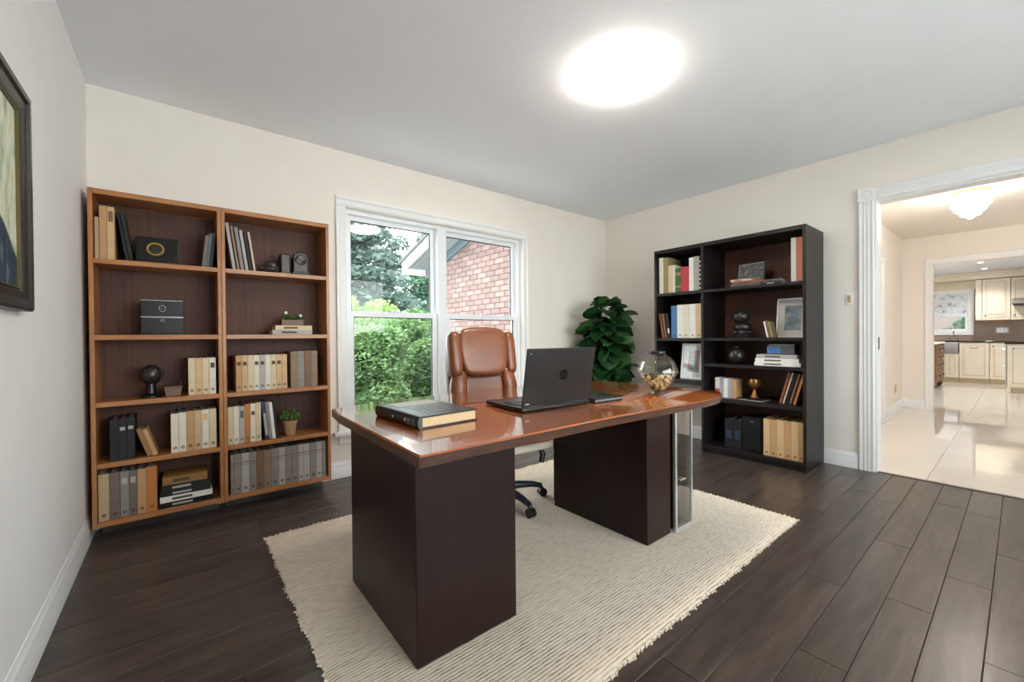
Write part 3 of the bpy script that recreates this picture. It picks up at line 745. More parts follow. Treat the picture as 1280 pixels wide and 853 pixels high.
RZ = .0135    # things standing on the rug

# ------------------------------------------------------------------ desk
DT = .757
dk = thing('desk', (1.48, 1.5, RZ), 'large glossy cherry topped executive desk with dark pedestals on the rug', 'desk')
def dl(p): return (p[0]-1.48, p[1]-1.5)
out = [(.515, 1.05), (1.3, 1.047), (1.75, 1.025), (2.08, 1.005), (2.25, 1.02), (2.40, 1.075), (2.445, 1.11), (2.452, 1.15), (2.45, 1.3), (2.45, 1.86), (2.38, 1.97)]
out += [(1.43+.95*math.cos(a), 1.97+.15*math.sin(a)) for a in [PI*i/16 for i in range(1, 15)]]+[(.53, 1.835)]
poly = [dl(p) for p in out]
inner = [(p[0]*.9945, p[1]*.988) for p in poly]
zt = DT-RZ; th = .035
n = len(poly)
mb = MB(); vs = [(x, y, zt-th) for x, y in poly]+[(x, y, zt-.005) for x, y in poly]
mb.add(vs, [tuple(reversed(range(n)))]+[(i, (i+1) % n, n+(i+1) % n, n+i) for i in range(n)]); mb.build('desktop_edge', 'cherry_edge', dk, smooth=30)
vs = [(x, y, zt-.005) for x, y in poly]+[(x, y, zt) for x, y in inner]
MB().add(vs, [tuple(range(n, 2*n))]+[(i, (i+1) % n, n+(i+1) % n, n+i) for i in range(n)]).build('desktop', 'cherry', dk, smooth=40)
for (a, b, c, d) in ((.585, 1.0, 1.225, 1.95-.09), (1.845, 2.065, 1.2, 1.87)):
    p0 = dl((a, c)); p1 = dl((b, d))
    q = MB().box(p0[0], p1[0], p0[1], p1[1], 0, zt-th).build('pedestal', 'pedestal', dk, bevel=.003)
    # drawers on the sitter's side
    for z0, z1 in ((.03, .33), (.34, .52), (.53, .69)):
        e = MB().box(p0[0]+.01, p1[0]-.01, p1[1], p1[1]+.016, z0, z1).build('drawer', 'pedestal', q, bevel=.003)
gx0, gx1 = dl((2.085, 1.18))[0], dl((2.268, 1.18))[0]; gy0, gy1 = dl((0, 1.18))[1], dl((0, 1.62))[1]
gh = zt-th
mb = MB()
for (a, b, c, d, e, f_) in ((gx0, gx0+.018, gy0, gy0+.02, .0, gh), (gx1-.014, gx1, gy0, gy0+.02, 0, gh), (gx0+.018, gx1-.014, gy0, gy0+.02, gh-.06, gh), (gx0+.018, gx1-.014, gy0, gy0+.02, 0, .018),
                            (gx0, gx0+.018, gy1-.02, gy1, 0, gh), (gx1-.014, gx1, gy1-.02, gy1, 0, gh)): mb.box(a, b, c, d, e, f_)
o = mb.build('chrome_frame', 'alu', dk, bevel=.003); o['label'] = 'chrome frame of the narrow glass cabinet'
MB().box(gx0, gx1, gy0+.02, gy1-.02, .0, .014).box(gx0+.018, gx1-.014, gy0+.02, gy1-.02, gh-.06, gh-.045).build('cabinet_floor', 'alu', dk)
g = MB().box(gx0+.018, gx1-.014, gy0+.006, gy0+.012, .018, gh-.06).build('glass_door', 'cab_glass', dk); g['label'] = 'grey glass cabinet door'
MB().box(gx1-.01, gx1-.003, gy0+.02, gy1-.02, .014, gh).build('glass_side', 'green_glass', dk)
MB().box(gx0+.002, gx0+.01, gy0+.02, gy1-.02, .014, gh).build('back_panel', 'pedestal', dk)
MB().cyl((gx0+.03, gy0-.012, .285), (gx0+.075, gy0-.012, .285), .006).cyl((gx0+.035, gy0-.012, .285), (gx0+.035, gy0+.008, .285), .004).cyl((gx0+.07, gy0-.012, .285), (gx0+.07, gy0+.008, .285), .004).build('handle', 'chrome', g, smooth=40)

# ------------------------------------------------------------------ chair
def make_chair():
    t = thing('office_chair', (1.61, 2.13, RZ), 'cognac leather high-back office chair behind the desk', 'office chair', rot=(0, 0, R(-6)))
    # star base
    MB().lathe([(.03, .05), (.045, .06), (.045, .11), (.03, .13)], 20).build('base_hub', 'blue_base', t, smooth=40)
    for i in range(5):
        a = R(-84+72*i); dx, dy = math.cos(a), math.sin(a)
        MB().tube([(dx*.03, dy*.03, .095), (dx*.12, dy*.12, .1), (dx*.22, dy*.22, .09), (dx*.29, dy*.29, .072)], [.03, .026, .021, .017], 10).build('base_leg', 'blue_base', t, smooth=60)
        cs = MB(); px, py = -dy, dx
        for s_ in (-1, 1):
            c = Vector((dx*.3+px*.012*s_, dy*.3+py*.012*s_, .0285)); q = Vector((px, py, 0))
            cs.cyl(c-q*.009, c+q*.009, .028, 14)
        cs.tube([(dx*.29, dy*.29, .072), (dx*.295, dy*.295, .05), (dx*.3, dy*.3, .03)], [.012, .014, .01], 8)
        cs.build('caster', 'black_plastic', t, smooth=40)
    MB().lathe([(.028, .12), (.028, .25), (.018, .25), (.018, .36)], 16).build('gas_column', 'black_plastic', t, smooth=40)
    MB().box(-.13, .13, -.12, .14, .35, .385).build('mechanism', 'black_plastic', t, bevel=.01)
    MB().tube([(.1, -.02, .365), (.24, -.04, .355), (.31, -.05, .335)], [.007, .007, .012], 8).build('tilt_lever', 'black_plastic', t, smooth=60)
    MB().tube([(.2, -.16, .37), (.22, -.17, .32), (.2, -.18, .27)], [.012, .02, .016], 8).build('tension_knob', 'black_plastic', t, smooth=60)
    pan = MB().supere((0, -.02, .405), (.265, .27, .035), .5, .35).build('seat_pan', 'c_ivory', t, smooth=60); pan['label'] = 'pale cream seat underside'
    MB().supere((0, -.02, .465), (.275, .28, .055), .55, .32, 40, 14).build('seat', 'leather', t, smooth=60)
    # backrest, leaning back; built along z from the seat then tilted
    TL = Matrix.Translation((0, .20, .46)) @ Matrix.Rotation(R(-9), 4, 'X')
    def curve(p): return (p.x, p.y-.35*p.x*p.x, p.z)
    def taper(p):
        s_ = 1.0+(-.16*p.z if p.z < .1 else 0); return (p.x*s_, p.y-.45*p.x*p.x, p.z)
    MB().supere((0, .03, .315), (.245, .045, .305), .45, .3, 40, 24, fn=taper, mtx=TL).build('backrest', 'leather_d', t, smooth=60)
    # lower centre pad
    MB().supere((0, -.015, .22), (.165, .035, .23), .45, .3, 32, 20, fn=curve, mtx=TL).build('back_pad', 'leather', t, smooth=60)
    for s_ in (-1, 1):
        MB().supere((s_*.205, -.045, .20), (.056, .055, .2), .55, .7, 20, 20, fn=lambda p, s_=s_: (p.x-s_*.12*p.z, p.y, p.z), mtx=TL).build('side_bolster', 'leather', t, smooth=60)
        MB().supere((s_*.212, -.05, .495), (.042, .06, .15), .4, .55, 20, 20, mtx=TL).build('headrest_wing', 'leather', t, smooth=60)
    MB().supere((0, -.045, .505), (.186, .06, .155), .36, .28, 36, 22, fn=lambda p: (p.x*(1-.12*max(0, -p.z)/.15), p.y-.2*p.x*p.x, p.z+(.02*(1-(p.x/.2)**2) if p.z > 0 else -.012*(1-(p.x/.2)**2))), mtx=TL).build('headrest', 'leather', t, smooth=60)
    pts = []
    for i in range(25):
        u = -1+2*i/24; pts.append(TL @ Vector((.17*u, -.06-.008*u*u, .345-.012*(1-u*u))))
    MB().tube(pts, .006, 6).build('piping', 'leather_d', t, smooth=60)
    for s_ in (-1, 1):
        MB().tube([TL @ Vector((s_*.186, -.09, .37)), TL @ Vector((s_*.188, -.098, .5)), TL @ Vector((s_*.182, -.092, .63))], .005, 6).build('seam', 'leather_d', t, smooth=60)
    for s_ in (-1, 1):
        MB().tube([(s_*.25, .1, .43), (s_*.32, .08, .5), (s_*.325, .02, .6), (s_*.325, -.12, .615), (s_*.3, -.2, .6)], [.014, .016, .02, .022, .02], 10).build('armrest', 'leather_d', t, smooth=60)
make_chair()

# ------------------------------------------------------------------ laptop
lp = thing('laptop', (1.345, 1.335, DT), 'open dark grey laptop on the desk, back of lid towards camera', 'laptop', rot=(0, 0, R(-3)))
W = .206
MB().box(-W, W, 0, .29, .004, .022).build('base', 'laptop_dark', lp, bevel=.004)
MB().box(-W-.0, -W+.004, .01, .285, .010, .014).build('port_strip', 'silver', lp)
for fx in (-.17, .17):
    for fy in (.03, .26): MB().cyl((fx, fy, 0), (fx, fy, .004), .01, 10).build('foot', 'black_plastic', lp)
MB().box(-W+.02, W-.02, .05, .17, .022, .0225).build('keyboard_deck', 'blk_matte', lp)
kb = MB()
for r_ in range(5):
    for c_ in range(14):
        x0 = -W+.026+c_*.025; y0 = .055+r_*.0225; kb.box(x0, x0+.021, y0, y0+.0185, .0225, .025)
o = kb.build('keys', 'keys', lp, merge=False); o['kind'] = 'stuff'
MB().box(-.05, .05, .195, .27, .022, .0226).build('touchpad', 'blk', lp)
LM = Matrix.Translation((0, .008, .02)) @ Matrix.Rotation(R(10), 4, 'X')
ld = MB(); ld.box(-W, W, -.007, .002, .0, .262, LM)
lid = ld.build('lid', 'lid', lp, bevel=.004, seg=3)
MB().box(-W, W, -.0085, -.006, .245, .262, LM).build('lid_band', 'lid', lid, bevel=.002)
MB().box(-W+.008, W-.008, .002, .0035, .012, .255, LM).build('screen', 'screen', lid)
mb = MB(); mb.cyl((-W+.03, .006, .02), (-.1, .006, .02), .008).cyl((.1, .006, .02), (W-.03, .006, .02), .008); mb.build('hinge', 'black_plastic', lid, smooth=40)
LG = LM @ Matrix.Translation((.015, -.0072, .138)) @ Matrix.Rotation(PI/2, 4, 'X')
MB().lathe([(.001, .0006), (.024, .0006), (.0245, 0)], 32, mtx=LG, caps=False).build('logo_disc', 'logo_ring', lid)
def stroke(mb, x0, z0, x1, z1, w=.0022):
    d = Vector((x1-x0, z1-z0)); n = Vector((-d.y, d.x)).normalized()*w/2
    mb.add([(x0+n.x, z0+n.y, .0009), (x0-n.x, z0-n.y, .0009), (x1-n.x, z1-n.y, .0009), (x1+n.x, z1+n.y, .0009)], [(0, 1, 2, 3)], LG)
mb = MB(); sl = .34
def sk_(x, z): return x+sl*z
for (x0, z0, x1, z1) in ((-.013, -.011, -.013, .019), (-.0125, .007, -.004, .007), (-.004, .008, -.004, -.011), (.003, -.019, .003, .008), (.003, .007, .0115, .007), (.0115, .008, .0115, -.0105), (.003, -.0105, .0115, -.0105)):
    stroke(mb, sk_(x0, z0), z0, sk_(x1, z1), z1)
mb.build('logo_strokes', 'logo_mark', lid)
MB().box(-W+.016, -W+.036, -.0078, -.007, .016, .020, LM).build('lid_label', 'white_mark', lid)
MB().box(-W+.018, -W+.022, -.0078, -.007, .238, .242, LM).build('lid_led', 'white_mark', lid)

# ------------------------------------------------------------------ things on the desk
t = thing('leather_binder', (.667, 1.345, DT), 'thick black binder with embossed cover at the left end of desk', 'binder', rot=(0, 0, R(3)))
BW, BD, BH = .25, .36, .046
MB().box(0, BW, 0, BD, 0, .006).build('back_cover', 'blk', t, bevel=.002)
cv = MB().box(.0, BW, 0, BD, BH-.006, BH).build('front_cover', 'blk', t, bevel=.002)
MB().prism([(.012*math.cos(a)*-1.0, BH/2+BH/2*math.sin(a)) for a in [PI/2-PI*i/8 for i in range(9)]]+[(.006, 0), (.006, BH)], (0, 0, 0), (1, 0, 0), (0, 0, 1), (0, BD, 0)).build('spine', 'blk', t, smooth=40)
MB().box(.008, BW-.006, .006, BD-.006, .0065, BH-.0065).build('page_block', 'cream_pages', t)
em = MB()
for i in range(6):
    for j in range(7):
        x = .045+i*.032; y = .03+j*.032
        em.add([(x, y+.013, BH), (x+.013, y, BH), (x+.026, y+.013, BH), (x+.013, y+.026, BH), (x+.013, y+.013, BH+.0022)], [(0, 1, 4), (1, 2, 4), (2, 3, 4), (3, 0, 4)])
o = em.build('embossed_studs', 'slate_g' if 'slate_g' in M else 'blk', cv, merge=False); o['kind'] = 'stuff'
MB().box(.035, BW-.02, BD-.12, BD-.02, BH, BH+.0012).build('cover_label', 'c_lightgrey', cv)
for yy, r_ in ((.1, .008), (.2, .005)):
    MB().supere((-.0115, yy, BH/2), (.003, r_, r_), 1, 1, 10, 8).build('spine_stud', 'silver', t, smooth=60)
for yy in (.025, .06): MB().box(-.0128, -.0105, yy, yy+.025, .012, .034).build('spine_badge', 'c_slate', t)

t = thing('black_folio', (1.565, 1.30, DT), 'closed black leather folio lying right of the laptop', 'folio', rot=(0, 0, R(-4)))
MB().box(0, .2, 0, .24, 0, .005).build('back_cover', 'blk', t, bevel=.002); MB().box(.004, .195, .004, .235, .0052, .019).build('page_block', 'c_slate', t)
MB().box(0, .2, 0, .24, .0192, .025).build('front_cover', 'blk', t, bevel=.002)
MB().tube([(-.002, .0, .0125), (.1, -.003, .0125), (.2, 0, .0125)], .003, 6).build('elastic', 'silver', t, smooth=60)

v = thing('glass_vase', (2.105, 1.3, DT), 'round clear glass vase with amber pebbles standing on the desk', 'vase')
outer = [(.002, .0), (.034, .0), (.036, .006), (.030, .014), (.05, .032), (.085, .075), (.108, .11), (.113, .125), (.109, .145), (.092, .185), (.06, .212), (.04, .222), (.036, .226)]
MB().lathe(outer, 48, caps=False).build('glass_body', 'vase', v, smooth=25)
MB().lathe([(.036, .224), (.044, .227), (.046, .234), (.042, .241), (.034, .242), (.03, .236), (.032, .226)], 36, caps=False).build('rim', 'rim', v, smooth=50)
rg = random.Random(11)
pm = [MB().supere((0, 0, 0), (1, .8, .65), 1, 1, 9, 6).mesh('pebble', 60) for _ in range(2)]
pm[0].materials.append(M['pebble']); pm[1].materials.append(M['moss'])
cnt = 0
while cnt < 190:
    z = rg.uniform(.026, .098); rmax = np.interp(z, [.014, .032, .075, .11], [.026, .046, .081, .104])-.014
    a = rg.uniform(0, 2*PI); r_ = rmax*math.sqrt(rg.random())
    o = bpy.data.objects.new('pebble', pm[0 if rg.random() < .8 else 1]); COL.objects.link(o); o.parent = v
    o.location = (r_*math.cos(a), r_*math.sin(a), z); s_ = rg.uniform(.010, .016); o.scale = (s_, s_, s_); o.rotation_euler = (rg.random()*3, rg.random()*3, rg.random()*3); cnt += 1
MB().supere((-.02, .01, .098), (.03, .028, .026), 1, 1).build('dried_pod', 'moss', v, smooth=60)

# ------------------------------------------------------------------ book and binder builders
def mk_binder(loc, w, h, d, cover, label, group=None, rz=0, lean=0.0, ring_=True, label_patch=None, name='binder', pages='white_pages', bands=None, cat=None):
    """origin at the middle of the spine's foot; local +y runs into the shelf"""
    zoff = abs(math.sin(lean))*w/2
    t = thing(name, (loc[0], loc[1], loc[2]+.0006+zoff), label, cat or ('binder' if name == 'binder' else 'book'), rot=(0, lean, rz), group=group)
    b = .0025; mb = MB()
    mb.box(-w/2, w/2, 0, .004, 0, h).box(-w/2, -w/2+b, .004, d, 0, h).box(w/2-b, w/2, .004, d, 0, h)
    mb.build('cover', cover, t)
    MB().box(-w/2+b+.0002, w/2-b-.0002, .0042, d-.004, .003, h-(.012 if name == 'binder' else .005)).build('page_block', pages, t)
    if ring_:
        r_ = min(.0085, w*.24)
        MB().lathe([(r_*.5, -.0002), (r_*.5, .0016), (r_, .0016), (r_, -.0002)], 14, mtx=Matrix.Translation((0, 0, .028)) @ Matrix.Rotation(PI/2, 4, 'X'), caps=False).build('finger_ring', 'ring', t, smooth=40)
    if label_patch:
        z0, z1, mm = label_patch
        MB().box(-w*.32, w*.32, -.0008, 0, h*z0, h*z1).build('spine_label', mm, t)
    if bands:
        for z_, hh, mm in bands: MB().box(-w/2-.0001, w/2+.0001, -.0009, 0, h*z_, h*z_+hh).build('spine_band', mm, t)
    return t

ORD = ['first', 'second', 'third', 'fourth', 'fifth', 'sixth', 'seventh', 'eighth', 'ninth', 'tenth', 'eleventh', 'twelfth', 'thirteenth', 'fourteenth', 'fifteenth']
NUM = ['zero', 'one', 'two', 'three', 'four', 'five', 'six', 'seven', 'eight', 'nine', 'ten', 'eleven', 'twelve', 'thirteen', 'fourteen', 'fifteen']
def row(x0, x1, z, hs, covers, words_, where, group, depth=.2, y=3.118, fac='L', name='binder', cat=None, widths=None, ring_=True, patch=None, pages='white_pages', bands=None):
    """upright volumes side by side from x0 to x1 (left to right in the picture)"""
    n = len(covers); ws = widths or [1]*n; tot = sum(ws); x = x0
    for i in range(n):
        w = (x1-x0)*ws[i]/tot; h = hs[i] if isinstance(hs, (list, tuple)) else hs
        c = x+w/2
        loc, rz = ((c, y, z), 0) if fac == 'L' else ((y, c, z), -PI/2)
        ww = abs(w)-.0016
        lab = '%s %s, %s of %s from left, %s' % (words_[i], cat or name, ORD[i], NUM[n], where)
        p = patch(i) if patch else None
        mk_binder(loc, ww, h, depth, 'c_'+covers[i], lab, group, rz, 0, ring_, p, name, pages, bands(i) if bands else None, cat)
        x += w

def flat_stack(x, y, z, items, where, group, rz=0):
    """books lying flat; items from the bottom: (w, d, t, cover, pages, colour word, dx, rot); spine on local -y"""
    n = len(items); zz = z+.0006; orders = {1: ['single'], 2: ['lower', 'upper'], 3: ['lowest', 'middle', 'topmost'], 4: ['lowest', 'second lowest', 'third', 'topmost'], 5: ['lowest', 'second lowest', 'middle', 'fourth', 'topmost']}[n]
    for i, (w, d, th_, cover, pages, wd, dx, ro) in enumerate(items):
        c, s_ = math.cos(rz), math.sin(rz)
        t = thing('book', (x+dx*c, y+dx*s_, zz), '%s book lying flat, %s of stack %s' % (wd, orders[i], where), 'book', rot=(0, 0, rz+ro), group=group)
        b = min(.003, th_*.18)
        MB().box(-w/2, w/2, 0, d, 0, b).box(-w/2, w/2, 0, d, th_-b, th_).box(-w/2, w/2, 0, .003, b, th_-b).build('cover', cover, t)
        MB().box(-w/2+.004, w/2-.004, .0032, d-.005, b+.0002, th_-b-.0002).build('page_block', pages, t)
        MB().box(-w*.28, w*.1, -.0007, 0, th_*.3, th_*.68).build('spine_title', 'ink' if cover not in ('c_black', 'blk', 'blk_matte') else 'c_lightgrey', t)
        zz += th_+.0005
    return zz

# ------------------------------------------------------------------ oak bookcases on the back wall
BY0, BY1 = 3.096, 3.342
SH = [1.525, 1.115, .753, .424, .109]        # shelf tops
def oak_case(x0, x1, label):
    t = thing('bookcase', ((x0+x1)/2, BY0, 0), label, 'bookcase', group='oak bookcases')
    w = (x1-x0)/2; dp = BY1-BY0; s_ = .020
    for k in (-1, 1):
        a, b = sorted((k*w, k*(w-s_)))
        MB().box(a+.0005, b-.0005, 0, dp, .078, 1.898).build('side_panel', 'oak', t, bevel=.0015)
    MB().box(-w+s_, w-s_, .0, dp-.009, 1.869, 1.897).build('top_panel', 'oak_h', t, bevel=.0015)
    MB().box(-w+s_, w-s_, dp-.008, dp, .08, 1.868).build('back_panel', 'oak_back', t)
    for i, z in enumerate(SH):
        MB().box(-w+s_, w-s_, .0 if i < 4 else 0, dp-.009, z-.027, z).build('shelf', 'oak_h', t, bevel=.0015)
    MB().box(-w+.02, w-.02, .16, dp-.01, 0, .08).build('plinth', 'plank', t)
oak_case(-.368, .209, 'tall orange-brown wooden bookcase in the left corner, nearest the left wall')
oak_case(.2095, .836, 'tall orange-brown wooden bookcase next to the window')
WA, WB = 'wall-side oak bookcase', 'window-side oak bookcase'

# wall-side case, top shelf
z = SH[0]
mk_binder((-.336, 3.125, z), .016, .225, .19, 'c_sand', 'narrow sand book at far left of top shelf, '+WA, None, ring_=False, name='book')
row(-.326, -.266, z, [.288, .286], ['tan', 'ltan'], ['mottled tan', 'light tan'], 'tall pair, top shelf, '+WA, 'tan volumes on the top oak shelf', name='book', ring_=False, patch=lambda i: (.72, .92, 'c_brown') if i else None)
t = mk_binder((-.200, 3.13, z), .014, .27, .19, 'c_black', 'large black album leaning left beside tan books, top shelf, '+WA, None, lean=R(-8), ring_=False, name='album', cat='album', pages='cream_pages')
mk_binder((-.2165, 3.14, z), .012, .275, .18, 'c_black', 'thin black album leaning against tan books, top shelf, '+WA, None, lean=R(-8), ring_=False, name='album', cat='album')
t = thing('emblem_box', (-.092, 3.15, z+.0006), 'black keepsake box with gold ring emblem, top shelf of '+WA, 'box', rot=(0, 0, R(-3)))
MB().prism([(0, 0), (.075, 0), (.075, .14), (.035, .16), (.012, .02), (0, .018)], (-.095, 0, 0), (0, 1, 0), (0, 0, 1), (.19, 0, 0)).build('body', 'blk', t, bevel=.003)
nm = Matrix.Translation((-.008, .0232, .088)) @ Matrix.Rotation(R(90-9.3), 4, 'X')
MB().lathe([(.031, .0), (.031, .004), (.039, .005), (.041, 0)], 32, mtx=nm @ Matrix.Translation((0, 0, 0)), caps=False).build('emblem_ring', 'gold', t, smooth=40)
MB().lathe([(.001, .003), (.02, .003), (.031, .001)], 24, mtx=nm, caps=False).build('emblem_medal', 'gun', t, smooth=30)
for i, (xx, hh, cc, wd) in enumerate(((.122, .195, 'warmgrey', 'dark grey'), (.139, .21, 'slate', 'slate blue'), (.156, .215, 'black', 'black'))):
    mk_binder((xx, 3.122, z), .016, hh, .17, 'c_'+cc, '%s book leaning right, %s of three on top shelf, %s' % (wd, ORD[i], WA), 'dark books on the top oak shelf', lean=R(6), ring_=False, name='book')
# second shelf: black case
z = SH[1]
t = thing('document_case', (-.072, 3.14, z+.0006), 'black lidded case with silver rim on second shelf of '+WA, 'case')
MB().box(-.099, .099, -.008, .13, 0, .012).build('base', 'blk', t, bevel=.002)
MB().box(-.094, .094, 0, .125, .012, .1).build('body', 'blk', t, bevel=.002); MB().box(-.095, .095, -.001, .126, .1, .105).build('silver_rim', 'silver', t)
MB().box(-.094, .094, 0, .125, .105, .197).build('lid', 'blk', t, bevel=.002); MB().box(-.093, .093, 0, .125, .1972, .2).build('lid_edge', 'silver', t)
MB().tube([(-.013, -.001, .165), (-.013, -.001, .143), (0, -.001, .132), (.013, -.001, .143), (.013, -.001, .165), (0, -.001, .17)], .002, 6, True).build('crest', 'silver', t, smooth=60)
MB().tube([(-.004, -.001, .16), (-.004, -.001, .148), (.004, -.001, .148), (.004, -.001, .154), (.0, -.001, .154)], .0014, 6).build('crest_letter', 'silver', t, smooth=60)
MB().tube([(.009*math.cos(a), -.001, .084+.006*math.sin(a)) for a in [2*PI*i/14 for i in range(14)]], .0017, 6, True).build('clasp', 'silver', t, smooth=60)
# middle shelf
z = SH[2]
def globe(x, y, z, r, zc, label, basew):
    t = thing('globe_ornament', (x, y, z+.0006), label, 'ornament')
    MB().supere((0, 0, zc), (r*.9, r*.9, r), 1, 1, 28, 18).build('ball', 'gun', t, smooth=60)
    MB().lathe([(.002, 0), (basew, 0), (basew, .012), (basew*.85, .018), (basew*.5, .024), (basew*.42, zc-r*.93), (.002, zc-r*.9)], 24).build('stand', 'blk', t, smooth=35)
    MB().tube([(r*1.03*math.cos(a), 0, zc+r*1.03*math.sin(a)) for a in [R(-80+160*i/12) for i in range(13)]], .003, 6).build('meridian', 'blk', t, smooth=60)
globe(-.128, 3.17, z, .056, .131, 'dark pitted globe on black stand, middle shelf of '+WA, .05)
t = thing('trinket_box', (-.028, 3.145, z+.0006), 'small brown wooden box with wire handle beside the globe', 'box', rot=(0, 0, R(8)))
MB().prism([(-.034, 0), (.034, 0), (.042, .05), (-.042, .05)], (0, 0, 0), (1, 0, 0), (0, 0, 1), (0, .06, 0)).build('body', 'box_wood', t, bevel=.002)
MB().box(-.045, .045, -.003, .063, .05, .058).build('lid', 'box_wood', t, bevel=.002)
MB().tube([(.03, .03, .055), (.045, .03, .085), (.062, .03, .08), (.05, .03, .055)], .0025, 6).build('handle', 'gun', t, smooth=60)
row(.042, .176, z, .222, ['cream', 'ltan', 'cream', 'ivory'], ['cream', 'light tan', 'cream', 'ivory'], 'middle shelf, '+WA, 'binders on the oak bookcases', patch=lambda i: (.72, .86, 'ink') if i == 3 else None)
# fourth shelf
z = SH[3]
row(-.298, -.196, z, [.226, .228, .232], ['black', 'black', 'black'], ['black']*3, 'fourth shelf, '+WA, 'binders on the oak bookcases', patch=lambda i: (.72, .8, 'c_lightgrey') if i else None)
mk_binder((-.134, 3.122, z), .022, .165, .15, 'c_gilded', 'gilded brown book leaning left against black binders, fourth shelf, '+WA, None, lean=R(-17), ring_=False, name='book')
mk_binder((-.1105, 3.122, z), .02, .16, .15, 'c_tan', 'tan book leaning on the gilded brown one, fourth shelf, '+WA, None, lean=R(-17), ring_=False, name='book')
row(-.042, .175, z, [.228, .232, .236, .236, .236, .238], ['ivory', 'ivory', 'tan', 'sand', 'ivory', 'cream'], ['ivory', 'off-white', 'tan', 'sand', 'pale ivory', 'cream'], 'fourth shelf, '+WA, 'binders on the oak bookcases', patch=lambda i: (.74, .9, 'c_ltan') if i in (3, 4) else None)
# bottom shelf
z = SH[4]
row(-.346, -.106, z, [.252, .254, .252, .251, .251, .256], ['beige', 'warmgrey', 'grey', 'warmgrey', 'tan', 'orange'], ['beige', 'dark grey', 'mid grey', 'dark grey', 'tan', 'orange tan'], 'bottom shelf, '+WA, 'binders on the oak bookcases', widths=[42, 42, 35, 33, 38, 44], patch=lambda i: (.72, .86, 'c_lightgrey') if i in (2, 3) else None)
flat_stack(.03, 3.122, z, [(.25, .19, .03, 'blk_matte', 'white_pages', 'black', 0, 0), (.245, .185, .034, 'c_white', 'white_pages', 'white', -.002, .02), (.23, .18, .03, 'c_black', 'white_pages', 'black and white', -.004, -.01), (.225, .18, .034, 'c_black', 'cream_pages', 'plain black', -.006, .02), (.21, .17, .045, 'c_gilded', 'cream_pages', 'thick gilded brown', -.008, -.03)], 'on bottom shelf, '+WA, 'books stacked in oak bookcase')
# window-side case, top shelf
z = SH[0]
for i, (xx, hh, cc, wd, w_) in enumerate(((.278, .29, 'lightgrey', 'pale grey', .016), (.300, .275, 'taupe', 'taupe', .012), (.322, .27, 'grey', 'grey', .018), (.346, .255, 'lightgrey', 'light grey', .016), (.368, .25, 'black', 'black', .014), (.388, .25, 'pink', 'pinkish', .012))):
    mk_binder((xx, 3.122, z), w_, hh, .19, 'c_'+cc, '%s magazine leaning left, %s of six on top shelf, %s' % (wd, ORD[i], WB), 'magazines on the top oak shelf', lean=R(-7.5), ring_=False, name='magazine', cat='magazine')
t = thing('model_car', (.482, 3.15, z+.0006), 'small dark metal model car on top shelf of '+WB, 'model car', rot=(0, 0, R(-8)))
MB().supere((0, .03, .032), (.052, .028, .02), .6, .5).build('body', 'gun', t, smooth=60); MB().supere((.004, .03, .058), (.032, .024, .026), .7, .6).build('cabin', 'gun', t, smooth=60)
for wx in (-.03, .032):
    for wy in (.002, .058): MB().cyl((wx, wy-.006, .0165), (wx, wy+.006, .0165), .0165, 16).build('wheel', 'blk_matte', t, smooth=40)
for k in (-.02, .02): MB().supere((-.05, .03+k, .036), (.006, .006, .006), 1, 1, 8, 6).build('headlamp', 'silver', t, smooth=60)
t = thing('stone_bookend', (.572, 3.15, z+.0006), 'dark rectangular block bookend beside arched clock, top oak shelf', 'bookend')
MB().box(-.03, .03, 0, .1, 0, .14).build('block', 'gun', t, bevel=.008); MB().box(-.034, .034, -.004, .104, 0, .014).build('foot', 'gun', t, bevel=.003)
t = thing('mantel_clock', (.667, 3.14, z+.0006), 'dark arched mantel clock on top shelf of '+WB, 'clock', rot=(0, 0, R(4)))
arch = [(-.046, .02), (.046, .02)]+[(.046*math.cos(a), .112+.046*math.sin(a)) for a in [PI*i/16 for i in range(17)]]
MB().prism(arch, (0, .012, 0), (1, 0, 0), (0, 0, 1), (0, .06, 0)).build('case', 'gun', t, smooth=30, bevel=.003)
MB().box(-.056, .056, 0, .085, .008, .02).build('plinth', 'blk', t, bevel=.002)
for k in (-.046, .046): MB().lathe([(.005, 0), (.008, .004), (.006, .009)], 10, c=(k, .012, 0)).build('foot', 'silver', t, smooth=40)
MB().lathe([(.001, .002), (.03, .002), (.034, .004), (.037, 0)], 28, mtx=Matrix.Translation((0, .012, .108)) @ Matrix.Rotation(PI/2, 4, 'X'), caps=False).build('dial', 'gun', t, smooth=40)
MB().box(-.001, .001, .008, .0095, .106, .13).box(.0, .016, .008, .0095, .107, .109).build('hands', 'blk', t)
